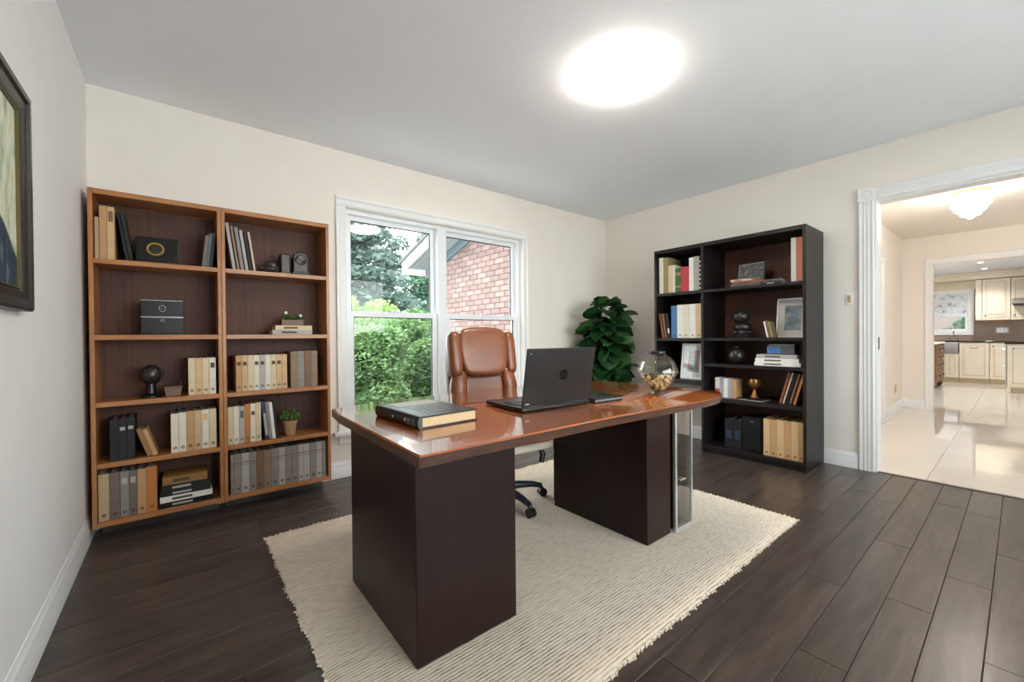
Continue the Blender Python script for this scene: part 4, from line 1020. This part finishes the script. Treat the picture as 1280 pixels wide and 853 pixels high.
# second shelf
z = SH[1]
zz = flat_stack(.606, 3.125, z, [(.243, .17, .03, 'c_lightgrey', 'white_pages', 'pale grey', 0, 0), (.225, .165, .03, 'c_cream', 'white_pages', 'cream', .008, .0)], 'under succulent planter, '+WB, 'books under the succulent planter')
t = thing('succulent_planter', (.61, 3.15, zz+.0004), 'small wooden box planter with green succulents and white flowers', 'plant')
mb = MB().box(-.066, .066, 0, .008, 0, .04).box(-.066, .066, .072, .08, 0, .04).box(-.066, -.058, .008, .072, 0, .04).box(.058, .066, .008, .072, 0, .04).box(-.058, .058, .008, .072, 0, .006)
mb.build('planter_box', 'box_wood', t); MB().box(-.0575, .0575, .0085, .0715, .006, .034).build('soil', 'soil', t)
rg = random.Random(21); mb = MB()
def rosette(mb, c, r, n, rg, up=.8):
    for i in range(n):
        a = rg.uniform(0, 2*PI); e = rg.uniform(.2, 1.3)*up; L = r*rg.uniform(.6, 1.0)
        d = Vector((math.cos(a)*math.cos(e), math.sin(a)*math.cos(e), math.sin(e))); s_ = d.cross(Vector((0, 0, 1))).normalized()*L*.28
        c = Vector(c); mb.add([c, c+d*L*.5+s_, c+d*L, c+d*L*.5-s_, c+d*L*.5+Vector((0, 0, L*.12))], [(0, 1, 4), (1, 2, 4), (2, 3, 4), (3, 0, 4)])
for i in range(9): rosette(mb, (-.05+.0125*i, rg.uniform(.02, .06), .034+rg.uniform(0, .02)), rg.uniform(.028, .042), 16, rg)
o = mb.build('foliage', 'succ', t, merge=False); o['kind'] = 'stuff'
for fx, fz in ((-.035, .088), (.055, .07)):
    fo = MB()
    for k in range(6):
        a = 2*PI*k/6; fo.supere((fx+.006*math.cos(a), .03, fz+.006*math.sin(a)), (.005, .003, .005), 1, 1, 6, 4)
    fo.build('flower', 'trim', t, smooth=60); MB().tube([(fx*.7, .035, .036), (fx, .032, fz)], .0012, 5).build('flower_stalk', 'succ', t)
# middle shelf
z = SH[2]
row(.278, .567, z, .229, ['tan', 'ltan', 'cream', 'ivory', 'lightgrey', 'ivory', 'cream', 'ltan', 'ltan'], ['tan', 'light tan', 'cream', 'ivory', 'pale grey', 'ivory', 'cream', 'light tan', 'light tan'], 'middle shelf, '+WB, 'binders on the oak bookcases', patch=lambda i: (.72, .82, 'ink') if i in (0, 1, 3, 4, 6, 7) else None)
row(.588, .757, z, [.246, .248, .25, .248], ['taupe', 'grey', 'brown', 'taupe'], ['taupe', 'grey-brown', 'brown', 'taupe'], 'middle shelf, '+WB, 'brown binders on the middle oak shelf', ring_=False, bands=lambda i: [(.84, .004, 'c_brown'), (.18, .003, 'c_brown')])
# fourth shelf
z = SH[3]
row(.232, .412, z, [.236, .238, .236, .246, .246, .25], ['cream', 'ivory', 'lightgrey', 'orange', 'ivory', 'cream'], ['cream', 'ivory', 'pale grey', 'orange', 'ivory', 'cream'], 'fourth shelf, '+WB, 'binders on the oak bookcases', patch=lambda i: (.68, .88, 'c_slate') if i == 2 else ((.7, .8, 'ink') if i == 4 else None))
for i, (xx, cc, wd, w_) in enumerate(((.4465, 'navy', 'dark blue', .022), (.4675, 'grey', 'grey', .018), (.4865, 'white', 'white', .018), (.5045, 'black', 'black', .016))):
    mk_binder((xx, 3.122, z), w_, .25-.003*i, .18, 'c_'+cc, '%s book leaning left beside potted herb, fourth shelf, %s' % (wd, WB), 'leaning books on fourth oak shelf', lean=R(-5), ring_=False, name='book', label_patch=(.12, .7, 'c_lightgrey') if i == 0 else None)
t = thing('potted_herb', (.588, 3.165, z+.0006), 'small terracotta pot with bushy green herb on fourth oak shelf', 'plant')
MB().lathe([(.002, 0), (.031, 0), (.042, .085), (.046, .086), (.047, .104), (.040, .104), (.038, .092), (.002, .092)], 24).build('pot', 'terracotta', t, smooth=35)
mb = MB(); rg = random.Random(4)
for i in range(230):
    a = rg.uniform(0, 2*PI); r_ = .066*math.sqrt(rg.random()); zc = .11+.085*rg.random()*(1-(r_/.075)**2)
    p = Vector((r_*math.cos(a), r_*math.sin(a)*.8, zc)); s_ = rg.uniform(.007, .012)
    e = Euler((rg.uniform(-.8, .8), rg.uniform(-.8, .8), rg.uniform(0, 6))).to_matrix()
    mb.add([p+e @ Vector(q)*s_ for q in ((-1, 0, 0), (0, -.6, .15), (1, 0, 0), (0, .6, .15))], [(0, 1, 2, 3)])
o = mb.build('foliage', 'succ', t, merge=False); o['kind'] = 'stuff'
mb = MB()
for i in range(10): a = i*.63; mb.tube([(.008*math.cos(a), .008*math.sin(a), .09), (.035*math.cos(a), .03*math.sin(a), .15)], .0014, 5)
o = mb.build('stems', 'succ', t, merge=False); o['kind'] = 'stuff'
# bottom shelf
z = SH[4]
row(.243, .806, z, .25, ['grey', 'grey', 'lightgrey', 'grey', 'brown', 'taupe', 'grey', 'lightgrey', 'grey', 'grey', 'lightgrey', 'lightgrey', 'grey', 'lightgrey', 'grey'],
    ['narrow grey', 'grey', 'light grey', 'grey', 'brown', 'taupe', 'grey', 'light grey', 'grey', 'grey', 'light grey', 'light grey', 'grey', 'light grey', 'grey'], 'bottom shelf, '+WB, 'grey binders on the bottom oak shelf',
    widths=[16, 32, 35, 33, 34, 35, 35, 32, 33, 34, 27, 31, 35, 30, 23], bands=lambda i: [(.76, .006, 'c_warmgrey'), (.7, .003, 'c_warmgrey')])

# ------------------------------------------------------------------ dark bookcase on the right wall
RX0, RX1 = 3.79, 4.236
def rp(y): return y-1.72
t = thing('bookcase', (RX0, 1.72, 0), 'large dark espresso bookcase with a hung narrow bay on the right wall', 'bookcase')
dp = RX1-RX0
def rb(name, x0, x1, y0, y1, z0, z1, mt='espresso', bev=.0015): return MB().box(x0, x1, rp(y0), rp(y1), z0, z1).build(name, mt, t, bevel=bev)
rb('side_panel', 0, dp, 1.056, 1.08, 0, 1.945)
rb('divider_panel', 0, dp, 1.862, 1.886, 0, 1.91)
rb('side_panel', 0, dp, 2.345, 2.369, .615, 1.91)
rb('top_panel', 0, dp, 1.081, 2.369, 1.911, 1.945)
rb('back_panel', dp-.01, dp, 1.081, 1.861, .072, 1.91, 'espresso_back', 0)
rb('back_panel', dp-.01, dp, 1.887, 2.344, .616, 1.91, 'espresso_back', 0)
for z_, th_ in ((1.507, .024), (1.06, .026), (.824, .028), (.514, .034), (.072, .03)): rb('shelf', .004, dp-.011, 1.081, 1.861, z_-th_, z_)
for z_, th_ in ((1.51, .028), (1.06, .028), (.658, .042)): rb('shelf', .004, dp-.011, 1.887, 2.344, z_-th_, z_)
rb('kick_board', .02, .036, 1.081, 1.861, 0, .041)
DN, DW = 'narrow bay of dark bookcase', 'wide bay of dark bookcase'
# narrow bay, top
z = 1.51
row(2.335, 2.19, z, [.365, .36, .276], ['white', 'olive', 'cream'], ['white', 'olive', 'cream'], 'top left group, '+DN, 'books in narrow bay', .24, 3.825, 'R', 'book', ring_=False, widths=[48, 55, 45])
row(2.19, 2.02, z, [.272, .236, .242], ['ivory', 'green', 'red'], ['ivory', 'patterned green', 'red'], 'top middle group, '+DN, 'books in narrow bay', .2, 3.825, 'R', 'book', ring_=False, widths=[30, 58, 80], bands=lambda i: [(.7, .03, 'c_olive'), (.2, .02, 'c_olive')] if i == 1 else None)
row(2.018, 1.892, z, [.32, .325, .32], ['white', 'lightgrey', 'black'], ['white', 'pale grey', 'black'], 'top right group, '+DN, 'books in narrow bay', .24, 3.825, 'R', 'book', ring_=False, widths=[45, 55, 26], bands=lambda i: [(.05+.13*k, .012, 'c_white') for k in range(7)] if i == 2 else None)
z = 1.06
mk_binder((3.825, 2.293, z), .022, .25, .2, 'c_rust', 'rust brown book leaning left at far left of second shelf, '+DN, 'leaning books in narrow bay', -PI/2, R(-9), False, name='book')
mk_binder((3.825, 2.262, z), .02, .248, .2, 'c_brown', 'brown book leaning left beside the rust one, '+DN, 'leaning books in narrow bay', -PI/2, R(-9), False, name='book')
mk_binder((3.83, 2.228, z), .026, .245, .19, 'c_black', 'dark book with pale label leaning beside blue binder, '+DN, 'leaning books in narrow bay', -PI/2, R(-7), False, (.2, .4, 'c_white'), name='book')
row(2.205, 1.892, z, [.32, .325, .325, .325, .325], ['blue', 'white', 'ivory', 'white', 'cream'], ['blue', 'white', 'ivory', 'white', 'cream'], 'second shelf, '+DN, 'binders in narrow bay', .25, 3.825, 'R', 'binder')

def photo_frame(x, y, z, w, h, rail, label, fm, pm_, tilt, rz, mount=.02):
    t = thing('photo_frame', (x, y, z+.0006), label, 'photo frame', rot=(R(-tilt), 0, rz))
    # local: face towards -y, width x, up z
    for (a, b, c, d) in ((-w/2, w/2, h-rail, h), (-w/2, w/2, 0, rail), (-w/2, -w/2+rail, rail, h-rail), (w/2-rail, w/2, rail, h-rail)):
        MB().box(a, b, 0, .018, c, d).build('frame_rail', fm, t, bevel=.002)
    MB().box(-w/2+rail, w/2-rail, .008, .014, rail, h-rail).build('mount', 'mat_white', t)
    MB().box(-w/2+rail+mount, w/2-rail-mount, .0065, .008, rail+mount, h-rail-mount).build('photograph', pm_, t)
    MB().box(-w/2+rail, w/2-rail, .004, .0055, rail, h-rail).build('glass', 'pict_glass', t)
    MB().box(-.03, .03, .018, .024, .02, h*.8).build('easel_back', 'blk_matte', t)
    return t
photo_frame(3.90, 2.03, .658, .25, .35, .018, 'white mounted photo frame leaning in the lowest compartment, '+DN, 'frame_white', 'photo_red', 8, -PI/2, .05)
# wide bay, top
z = 1.507
photo_frame(4.0, 1.545, z, .25, .24, .014, 'dark framed monochrome photograph on top shelf, '+DW, 'frame_dark', 'photo_bw', 8, -PI/2-.12, .004)
flat_stack(3.86, 1.53, z, [(.25, .12, .03, 'speckle', 'white_pages', 'speckled black', 0, 0), (.24, .12, .022, 'c_rust', 'cream_pages', 'rust brown', .012, .0), (.16, .1, .018, 'c_pink', 'white_pages', 'small pale', -.04, .0)], 'before the dark photo frame', 'books before the photo frame', -PI/2)
flat_stack(3.86, 1.315, z, [(.15, .12, .022, 'c_black', 'white_pages', 'small black', 0, 0), (.15, .12, .022, 'speckle', 'white_pages', 'small speckled', -.006, 0)], 'on top shelf, '+DW, 'small stack on dark top shelf', -PI/2)
row(1.182, 1.098, z, [.36, .358], ['white', 'salmon'], ['white', 'salmon'], 'right end of dark bookcase top shelf', 'books at right of dark top shelf', .24, 3.87, 'R', 'book', ring_=False, widths=[36, 46])
# second
z = 1.06
t = thing('ball_sculpture', (3.94, 1.58, z+.0006), 'black ball sculpture on knobbly carved base, second shelf of dark bookcase', 'sculpture')
MB().supere((-.01, .01, .19), (.07, .07, .066), 1, 1, 24, 16).build('ball', 'gun', t, smooth=60)
MB().supere((0, 0, .095), (.075, .075, .04), .8, 1, 24, 12).build('collar', 'gun', t, smooth=60); MB().lathe([(.002, 0), (.075, 0), (.08, .02), (.06, .04), (.055, .07)], 24).build('base', 'gun', t, smooth=40)
for k in range(12): a = 2*PI*k/12; MB().supere((.068*math.cos(a), .068*math.sin(a), .048), (.014, .014, .018), 1, 1, 8, 6).build('knob', 'gun', t, smooth=60)
photo_frame(3.985, 1.215, z, .25, .335, .012, 'large white photo frame with landscape photograph, second shelf of dark bookcase', 'frame_white', 'photo_sea', 7, -PI/2-.1, .05)
for i, (yy, hh, cc, wd, ln) in enumerate(((1.35, .14, 'white', 'white', -12), (1.334, .145, 'brown', 'brown', -12), (1.318, .135, 'olive', 'olive', -12))):
    mk_binder((3.86, yy, z), .012, hh, .11, 'c_'+cc, '%s booklet leaning before the large white photo frame' % wd, 'booklets before white frame', -PI/2, R(ln), False, name='booklet', cat='booklet')
# third
z = .824
globe_r = .068
t = thing('round_vase', (3.93, 1.63, z+.0006), 'black textured ball vase on third shelf of dark bookcase', 'vase')
MB().lathe([(.002, 0), (.03, 0), (.055, .02), (.068, .055), (.07, .08), (.062, .115), (.04, .14), (.022, .148), (.02, .158), (.016, .158), (.016, .146), (.002, .14)], 28).build('body', 'gun', t, smooth=40)
zz = flat_stack(3.84, 1.278, z, [(.34, .2, .03, 'c_white', 'white_pages', 'wide white', 0, 0), (.32, .2, .032, 'c_white', 'white_pages', 'plain white', -.002, .01), (.30, .19, .032, 'c_lightgrey', 'white_pages', 'pale grey', -.004, -.01)], 'under storage box, '+DW, 'white books on third dark shelf', -PI/2)
t = thing('storage_box', (3.88, 1.262, zz+.0004), 'small black and blue box on top of the white book stack', 'box', rot=(0, 0, -PI/2))
MB().box(-.1, .1, 0, .12, 0, .07).build('body', 'c_slate', t, bevel=.003); MB().box(-.1, -.0, -.002, 0, .006, .066).build('blue_panel', 'c_blue', t); MB().box(-.09, .102, 0, .12, .0705, .085).build('lid', 'c_grey', t, bevel=.003)
# fourth
z = .514
row(1.80, 1.61, z, [.178, .17, .176, .176, .17], ['white', 'silver', 'white', 'silver', 'tan'], ['white', 'silver', 'white', 'silver', 'tan'], 'fourth shelf, '+DW, 'small books on fourth dark shelf', .12, 3.88, 'R', 'book', ring_=False, widths=[42, 34, 38, 38, 38], bands=lambda i: [(.03, .07, 'c_red')] if i == 0 else None)
t = thing('display_tray', (3.90, 1.485, z+.0006), 'flat black tray with pale rim under the bronze trophy', 'tray', rot=(0, 0, R(-8)))
MB().box(-.06, .1, -.1, .1, 0, .006).build('rim', 'c_lightgrey', t, bevel=.002); MB().box(-.058, .098, -.098, .098, .0062, .016).build('tray', 'blk_matte', t, bevel=.003)
t = thing('bronze_trophy', (3.92, 1.478, z+.0175), 'bronze goblet trophy standing on the black tray', 'trophy')
MB().lathe([(.002, 0), (.032, 0), (.034, .008), (.018, .04), (.01, .07), (.012, .08), (.018, .085), (.036, .11), (.042, .14), (.038, .165), (.025, .17), (.002, .16)], 24).build('cup', 'bronze', t, smooth=40)
for k in (-1, 1): MB().tube([(0, k*.036, .15), (0, k*.05, .14), (0, k*.046, .115), (0, k*.03, .105)], .004, 6).build('handle', 'bronze', t, smooth=60)
for i, (yy, cc, wd, ln, w_) in enumerate(((1.268, 'rust', 'reddish brown', 15, .016), (1.244, 'pink', 'pale brown', 15, .012), (1.22, 'black', 'black', 15, .016), (1.196, 'brown', 'dark brown', 15, .016), (1.166, 'orange', 'orange tan', 15, .018))):
    mk_binder((3.88, yy, z), w_, .27-.004*i, .18, 'c_'+cc, '%s book leaning right, %s of five on fourth shelf, dark bookcase' % (wd, ORD[i]), 'leaning books on fourth dark shelf', -PI/2, R(ln), False, name='book')
# bottom
z = .072
row(1.72, 1.57, z, [.25, .254], ['black', 'black'], ['black', 'black'], 'bottom shelf, '+DW, 'black binders on dark bottom shelf', .2, 3.89, 'R', 'binder', patch=lambda i: (.3, .6, 'c_navy'))
t = thing('speaker_box', (3.87, 1.48, z+.0006), 'black speaker cabinet on bottom shelf of dark bookcase', 'speaker', rot=(0, 0, -PI/2))
MB().box(-.08, .08, 0, .24, 0, .295).build('cabinet', 'blk', t, bevel=.004); MB().box(-.072, .072, -.006, 0, .012, .283).build('grille', 'blk_matte', t, bevel=.003); MB().box(-.014, .014, -.0075, -.006, .255, .262).build('badge', 'silver', t)
row(1.376, 1.085, z, [.305, .305, .31, .31, .312, .312], ['ltan', 'kraft_', 'ltan', 'kraft_', 'ltan', 'tan'] if 'c_kraft_' in M else ['ltan', 'tan', 'ltan', 'tan', 'ltan', 'tan'], ['light kraft', 'kraft', 'light kraft', 'kraft', 'light kraft', 'tan kraft'], 'bottom shelf, '+DW, 'kraft binders on dark bottom shelf', .3, 3.83, 'R', 'binder', pages='cream_pages', widths=[48, 50, 52, 50, 52, 34])

# ------------------------------------------------------------------ potted plant in the corner
def corner_plant():
    cx, cy_ = 3.72, 2.92
    t = thing('potted_plant', (cx, cy_, .0006), 'tall leafy green houseplant in the corner behind the desk', 'plant')
    MB().lathe([(.002, 0), (.12, 0), (.15, .35), (.155, .40), (.14, .40), (.135, .36), (.002, .36)], 28).build('pot', 'blk', t, smooth=35)
    MB().lathe([(.002, .375), (.133, .366)], 24, caps=False).build('soil', 'soil', t)
    rg = random.Random(17)
    # leaf blade, length 1 along +x, gently folded and drooping
    def leaf(mat):
        mb = MB(); nx = 8; vs = []; fs = []
        for i in range(nx+1):
            u = i/nx; w = .40*math.sin(PI*min(1, u**1.15))**.6; dz = -.28*u*u
            vs += [(u, -w, dz+.09*w/.36), (u, -w*.5, dz+.015), (u, 0, dz-.02), (u, w*.5, dz+.015), (u, w, dz+.09*w/.36)]
        for i in range(nx):
            for j in range(4): a = i*5+j; fs.append((a, a+1, a+6, a+5))
        mb.v = vs; mb.f = fs; me = mb.mesh('leaf', 60); me.materials.append(M[mat]); return me
    lm = [leaf('leaf'), leaf('leaf'), leaf('leaf_l')]
    for k in range(5):
        a = 2*PI*k/5+.3; top = Vector((.07*math.cos(a), .07*math.sin(a), rg.uniform(1.05, 1.45)))
        base = Vector((.04*math.cos(a), .04*math.sin(a), .36)); mid = (base+top)/2+Vector((.02*math.cos(a+1), .02*math.sin(a+1), 0))
        MB().tube([base, mid, top], [.012, .01, .006], 7).build('stalk', 'stem', t, smooth=60)
    for k in range(150):
        z = .54+.95*(k+.5)/150; a = k*2.39996+rg.uniform(-.3, .3)
        spread = .06+.03*rg.random(); L = (.23 if z < 1.3 else .19)*rg.uniform(.8, 1.15)
        env = 1.0 if z < 1.25 else 1-.75*(z-1.25)/.3
        r0 = spread*env
        o = bpy.data.objects.new('leaf', rg.choice(lm)); COL.objects.link(o); o.parent = t
        o.location = (r0*math.cos(a), r0*math.sin(a), z)
        pit = rg.uniform(-.85, .6)+(.5 if z > 1.35 else 0)
        L *= rg.uniform(.8, 1.2); o.rotation_euler = (rg.uniform(-.9, .9), -pit, a); o.scale = (L*env**.5, L*.95*env**.5, L)
        p0 = Vector((0, 0, z-.04))
corner_plant()
# ------------------------------------------------------------------ outside
struct(MB().box(-14, 26, YB+.25, 30, -.5, -.3).build('ground', 'gravel'))
struct(MB().box(-2, 3.4, YB+.26, 5.6, -.3, -.27).build('ground_bounce_strip', 'bounce_slab'))  # unseen strip added to bounce skylight in through the back window
struct(MB().box(-14, 4, -30, YF-.2, -.5, -.3).build('ground_bounce_front', 'bounce_slab'))  # unseen pale ground, added to throw daylight up onto the office ceiling

def np_foliage(name, mat, parent, n, blobs, size, seed, flat=.5):
    """n leaf quads scattered near the shells of ellipsoid blobs (cx, cy, cz, rx, ry, rz)"""
    rs = np.random.RandomState(seed)
    vol = np.array([b[3]*b[4]*b[5] for b in blobs])**.67; ch = rs.choice(len(blobs), n, p=vol/vol.sum())
    B = np.array(blobs)[ch]
    d = rs.normal(size=(n, 3)); d /= np.linalg.norm(d, axis=1)[:, None]
    r = rs.uniform(.62, 1.05, n)[:, None]
    c = B[:, :3]+d*B[:, 3:]*r
    u = rs.normal(size=(n, 3)); u[:, 2] *= flat; u /= np.linalg.norm(u, axis=1)[:, None]
    w = np.cross(u, rs.normal(size=(n, 3))); w /= np.linalg.norm(w, axis=1)[:, None]
    s = size*rs.uniform(.6, 1.3, n)[:, None]
    V = np.stack([c-u*s, c-w*s*.45, c+u*s, c+w*s*.45], 1).reshape(-1, 3)
    me = bpy.data.meshes.new(name); me.vertices.add(4*n); me.vertices.foreach_set('co', V.astype(np.float32).ravel())
    me.loops.add(4*n); me.loops.foreach_set('vertex_index', np.arange(4*n, dtype=np.int32))
    me.polygons.add(n); me.polygons.foreach_set('loop_start', np.arange(0, 4*n, 4, dtype=np.int32))
    me.update(); me.validate(); me.materials.append(M[mat])
    o = bpy.data.objects.new(name, me); COL.objects.link(o); o.parent = parent; o['kind'] = 'stuff'
    return o

def tree(name, loc, label, mat, blobs, n, size, seed, trunk_h, tr=.12, cat='tree', group=None):
    t = thing(name, loc, label, cat, group=group)
    np_foliage('foliage', mat, t, n, blobs, size, seed)
    MB().tube([(0, 0, 0), (.05, 0, trunk_h*.5), (0, .05, trunk_h)], [tr, tr*.8, tr*.4], 8).build('trunk', 'bark', t, smooth=60)
    return t
GZ = -.3
rs = random.Random(9)
def cone_blobs(h, r, n, z0=1.0):
    out = []
    for i in range(n):
        u = i/(n-1); z = z0+(h-z0)*u; rr = r*(1-.75*u)
        k = max(1, int(5*(1-u)+1))
        for q in range(k):
            a = rs.uniform(0, 6.28); d = rr*.55*rs.random()**.5
            out.append((d*math.cos(a), d*math.sin(a), z, rr*.55, rr*.55, .38))
    return out
def lump_blobs(h, r, n):
    out = []
    for i in range(n):
        a = rs.uniform(0, 6.28); d = r*.6*rs.random()**.5; z = h*(.14+.74*rs.random()*(1-.45*d/r))
        s_ = rs.uniform(.3, .5)*r; out.append((d*math.cos(a), d*math.sin(a), z, s_, s_, s_*.8))
    return out
tree('pine_tree', (4.2, 13.4, GZ), 'tall grey-green pine tree filling the upper left window pane', 'pine', cone_blobs(10.5, 3.2, 16, .6), 46000, .11, 1, 7.0, .2)
tree('dark_tree', (9.7, 17.8, GZ), 'dark green tree behind the neighbouring roof corner', 'dark_tree', lump_blobs(8.6, 2.5, 26), 24000, .12, 3, 4.0, .2)
tree('leafy_shrub', (3.15, 9.7, GZ), 'bright lime green shrub in the middle of the left window', 'lime', lump_blobs(3.05, 1.0, 26), 20000, .055, 4, 1.5, .05, 'shrub')
tree('leafy_shrub', (2.55, 7.35, GZ), 'green feathery shrub at the left of the lower left window pane', 'bush', lump_blobs(1.95, .85, 26), 20000, .045, 5, 1.0, .04, 'shrub', 'shrubs outside the window')
tree('leafy_shrub', (4.15, 8.2, GZ), 'green shrub at the right of the lower left window pane', 'bush', lump_blobs(2.2, .9, 26), 20000, .05, 6, 1.0, .04, 'shrub', 'shrubs outside the window')
tag(MB().box(-3, 3.2, 6.15, 6.3, GZ, .02).build('garden_wall', 'gravel', bevel=.02), 'low grey garden wall below the shrubs', 'garden wall')

# neighbouring brick wing with low gable roof: its side faces the window
NX = 3.5
nb = thing('brick_wing', (NX, 5.2, GZ), 'pale pink brick house wing with teal rake board outside right window', 'building')
PITCHR = .29; ZE = 2.36-GZ         # underside of the rake at y=6.0, rising towards the viewer
def zr(y): return ZE+PITCHR*(6.0-y)
Y0, Y1 = 3.75, 6.35
def ny(y): return y-5.2
MB().prism([(ny(Y0), 0), (ny(Y1), 0), (ny(Y1), zr(Y1)+.1), (ny(Y0), zr(Y0)+.1)], (.012, 0, 0), (0, 1, 0), (0, 0, 1), (1.6, 0, 0)).build('wall', 'mortar', nb)
bh, bl, jt = .078, .215, .010
bm_ = {}
def brick_mesh(L):
    k = round(L, 3)
    if k not in bm_:
        me = MB().box(0, .03, 0, L, 0, bh-jt).mesh('brick', merge=False); me.materials.append(M['brick']); bm_[k] = me
    return bm_[k]
cands = []
r_ = 0; z = .0
far = MB()
while z < zr(Y0)+.05:
    y = Y0-(bl/2 if r_ % 2 else 0)
    while y < Y1:
        a, b = max(y, Y0), min(y+bl-jt, Y1)
        if b-a > .03 and z+bh < zr((a+b)/2)+.06: cands.append((a, b-a, z))
        y += bl
    z += bh; r_ += 1
# bricks of the part seen through the window are singles, the rest one part
vis = [c for c in cands if c[2]+GZ > .95 and 4.2 < c[0] < 6.2]
vis.sort(key=lambda c: c[0]); vis = vis[:295]
vs_ = set(vis)
for a, L, z in vis:
    o = bpy.data.objects.new('brick', brick_mesh(L)); COL.objects.link(o); o.parent = nb; o.location = (0, ny(a), z+.004)
for a, L, z in cands:
    if (a, L, z) not in vs_: far.box(0, .03, ny(a), ny(a)+L, z+.004, z+.004+bh-jt)
o = far.build('brick_courses', 'brick', nb, merge=False); o['kind'] = 'stuff'
def slope_slab(name, mt, x0, x1, ya, yb, off0, off1):
    MB().prism([(ny(ya), zr(ya)+off0), (ny(yb), zr(yb)+off0), (ny(yb), zr(yb)+off1), (ny(ya), zr(ya)+off1)], (x0, 0, 0), (0, 1, 0), (0, 0, 1), (x1-x0, 0, 0)).build(name, mt, nb)
slope_slab('rake_board', 'teal_board', -.03, .011, Y0, 6.75, .0, .16)
for k in range(4): slope_slab('soffit_board', 'soffit', -.42+k*.1, -.33+k*.1, Y0, 6.75, .155, .175)
slope_slab('fascia_board', 'trim', -.46, -.43, Y0, 6.8, .1, .26)
MB().box(-.46, 1.6, ny(6.76), ny(6.79), zr(6.78)+.06, zr(6.78)+.24).build('eave_board', 'trim', nb)
slope_slab('roof_shingles', 'shingle', -.5, 1.6, Y0, 6.85, .262, .3)
# outside the kitchen window
tree('leafy_shrub', (15.2, .95, GZ), 'dark green shrub outside the kitchen window', 'dark_tree', lump_blobs(2.0, .55, 16), 5000, .05, 12, .8, .03, 'shrub')
struct(MB().box(14.2, 24, -12, 3.3, -.5, -.3).build('ground_kitchen_side', 'gravel'))
tag(MB().box(17.0, 17.2, -4, 7, -.3, 2.6).build('garden_fence', 'mortar', bevel=.02), 'pale mauve garden wall outside the kitchen window', 'garden wall')
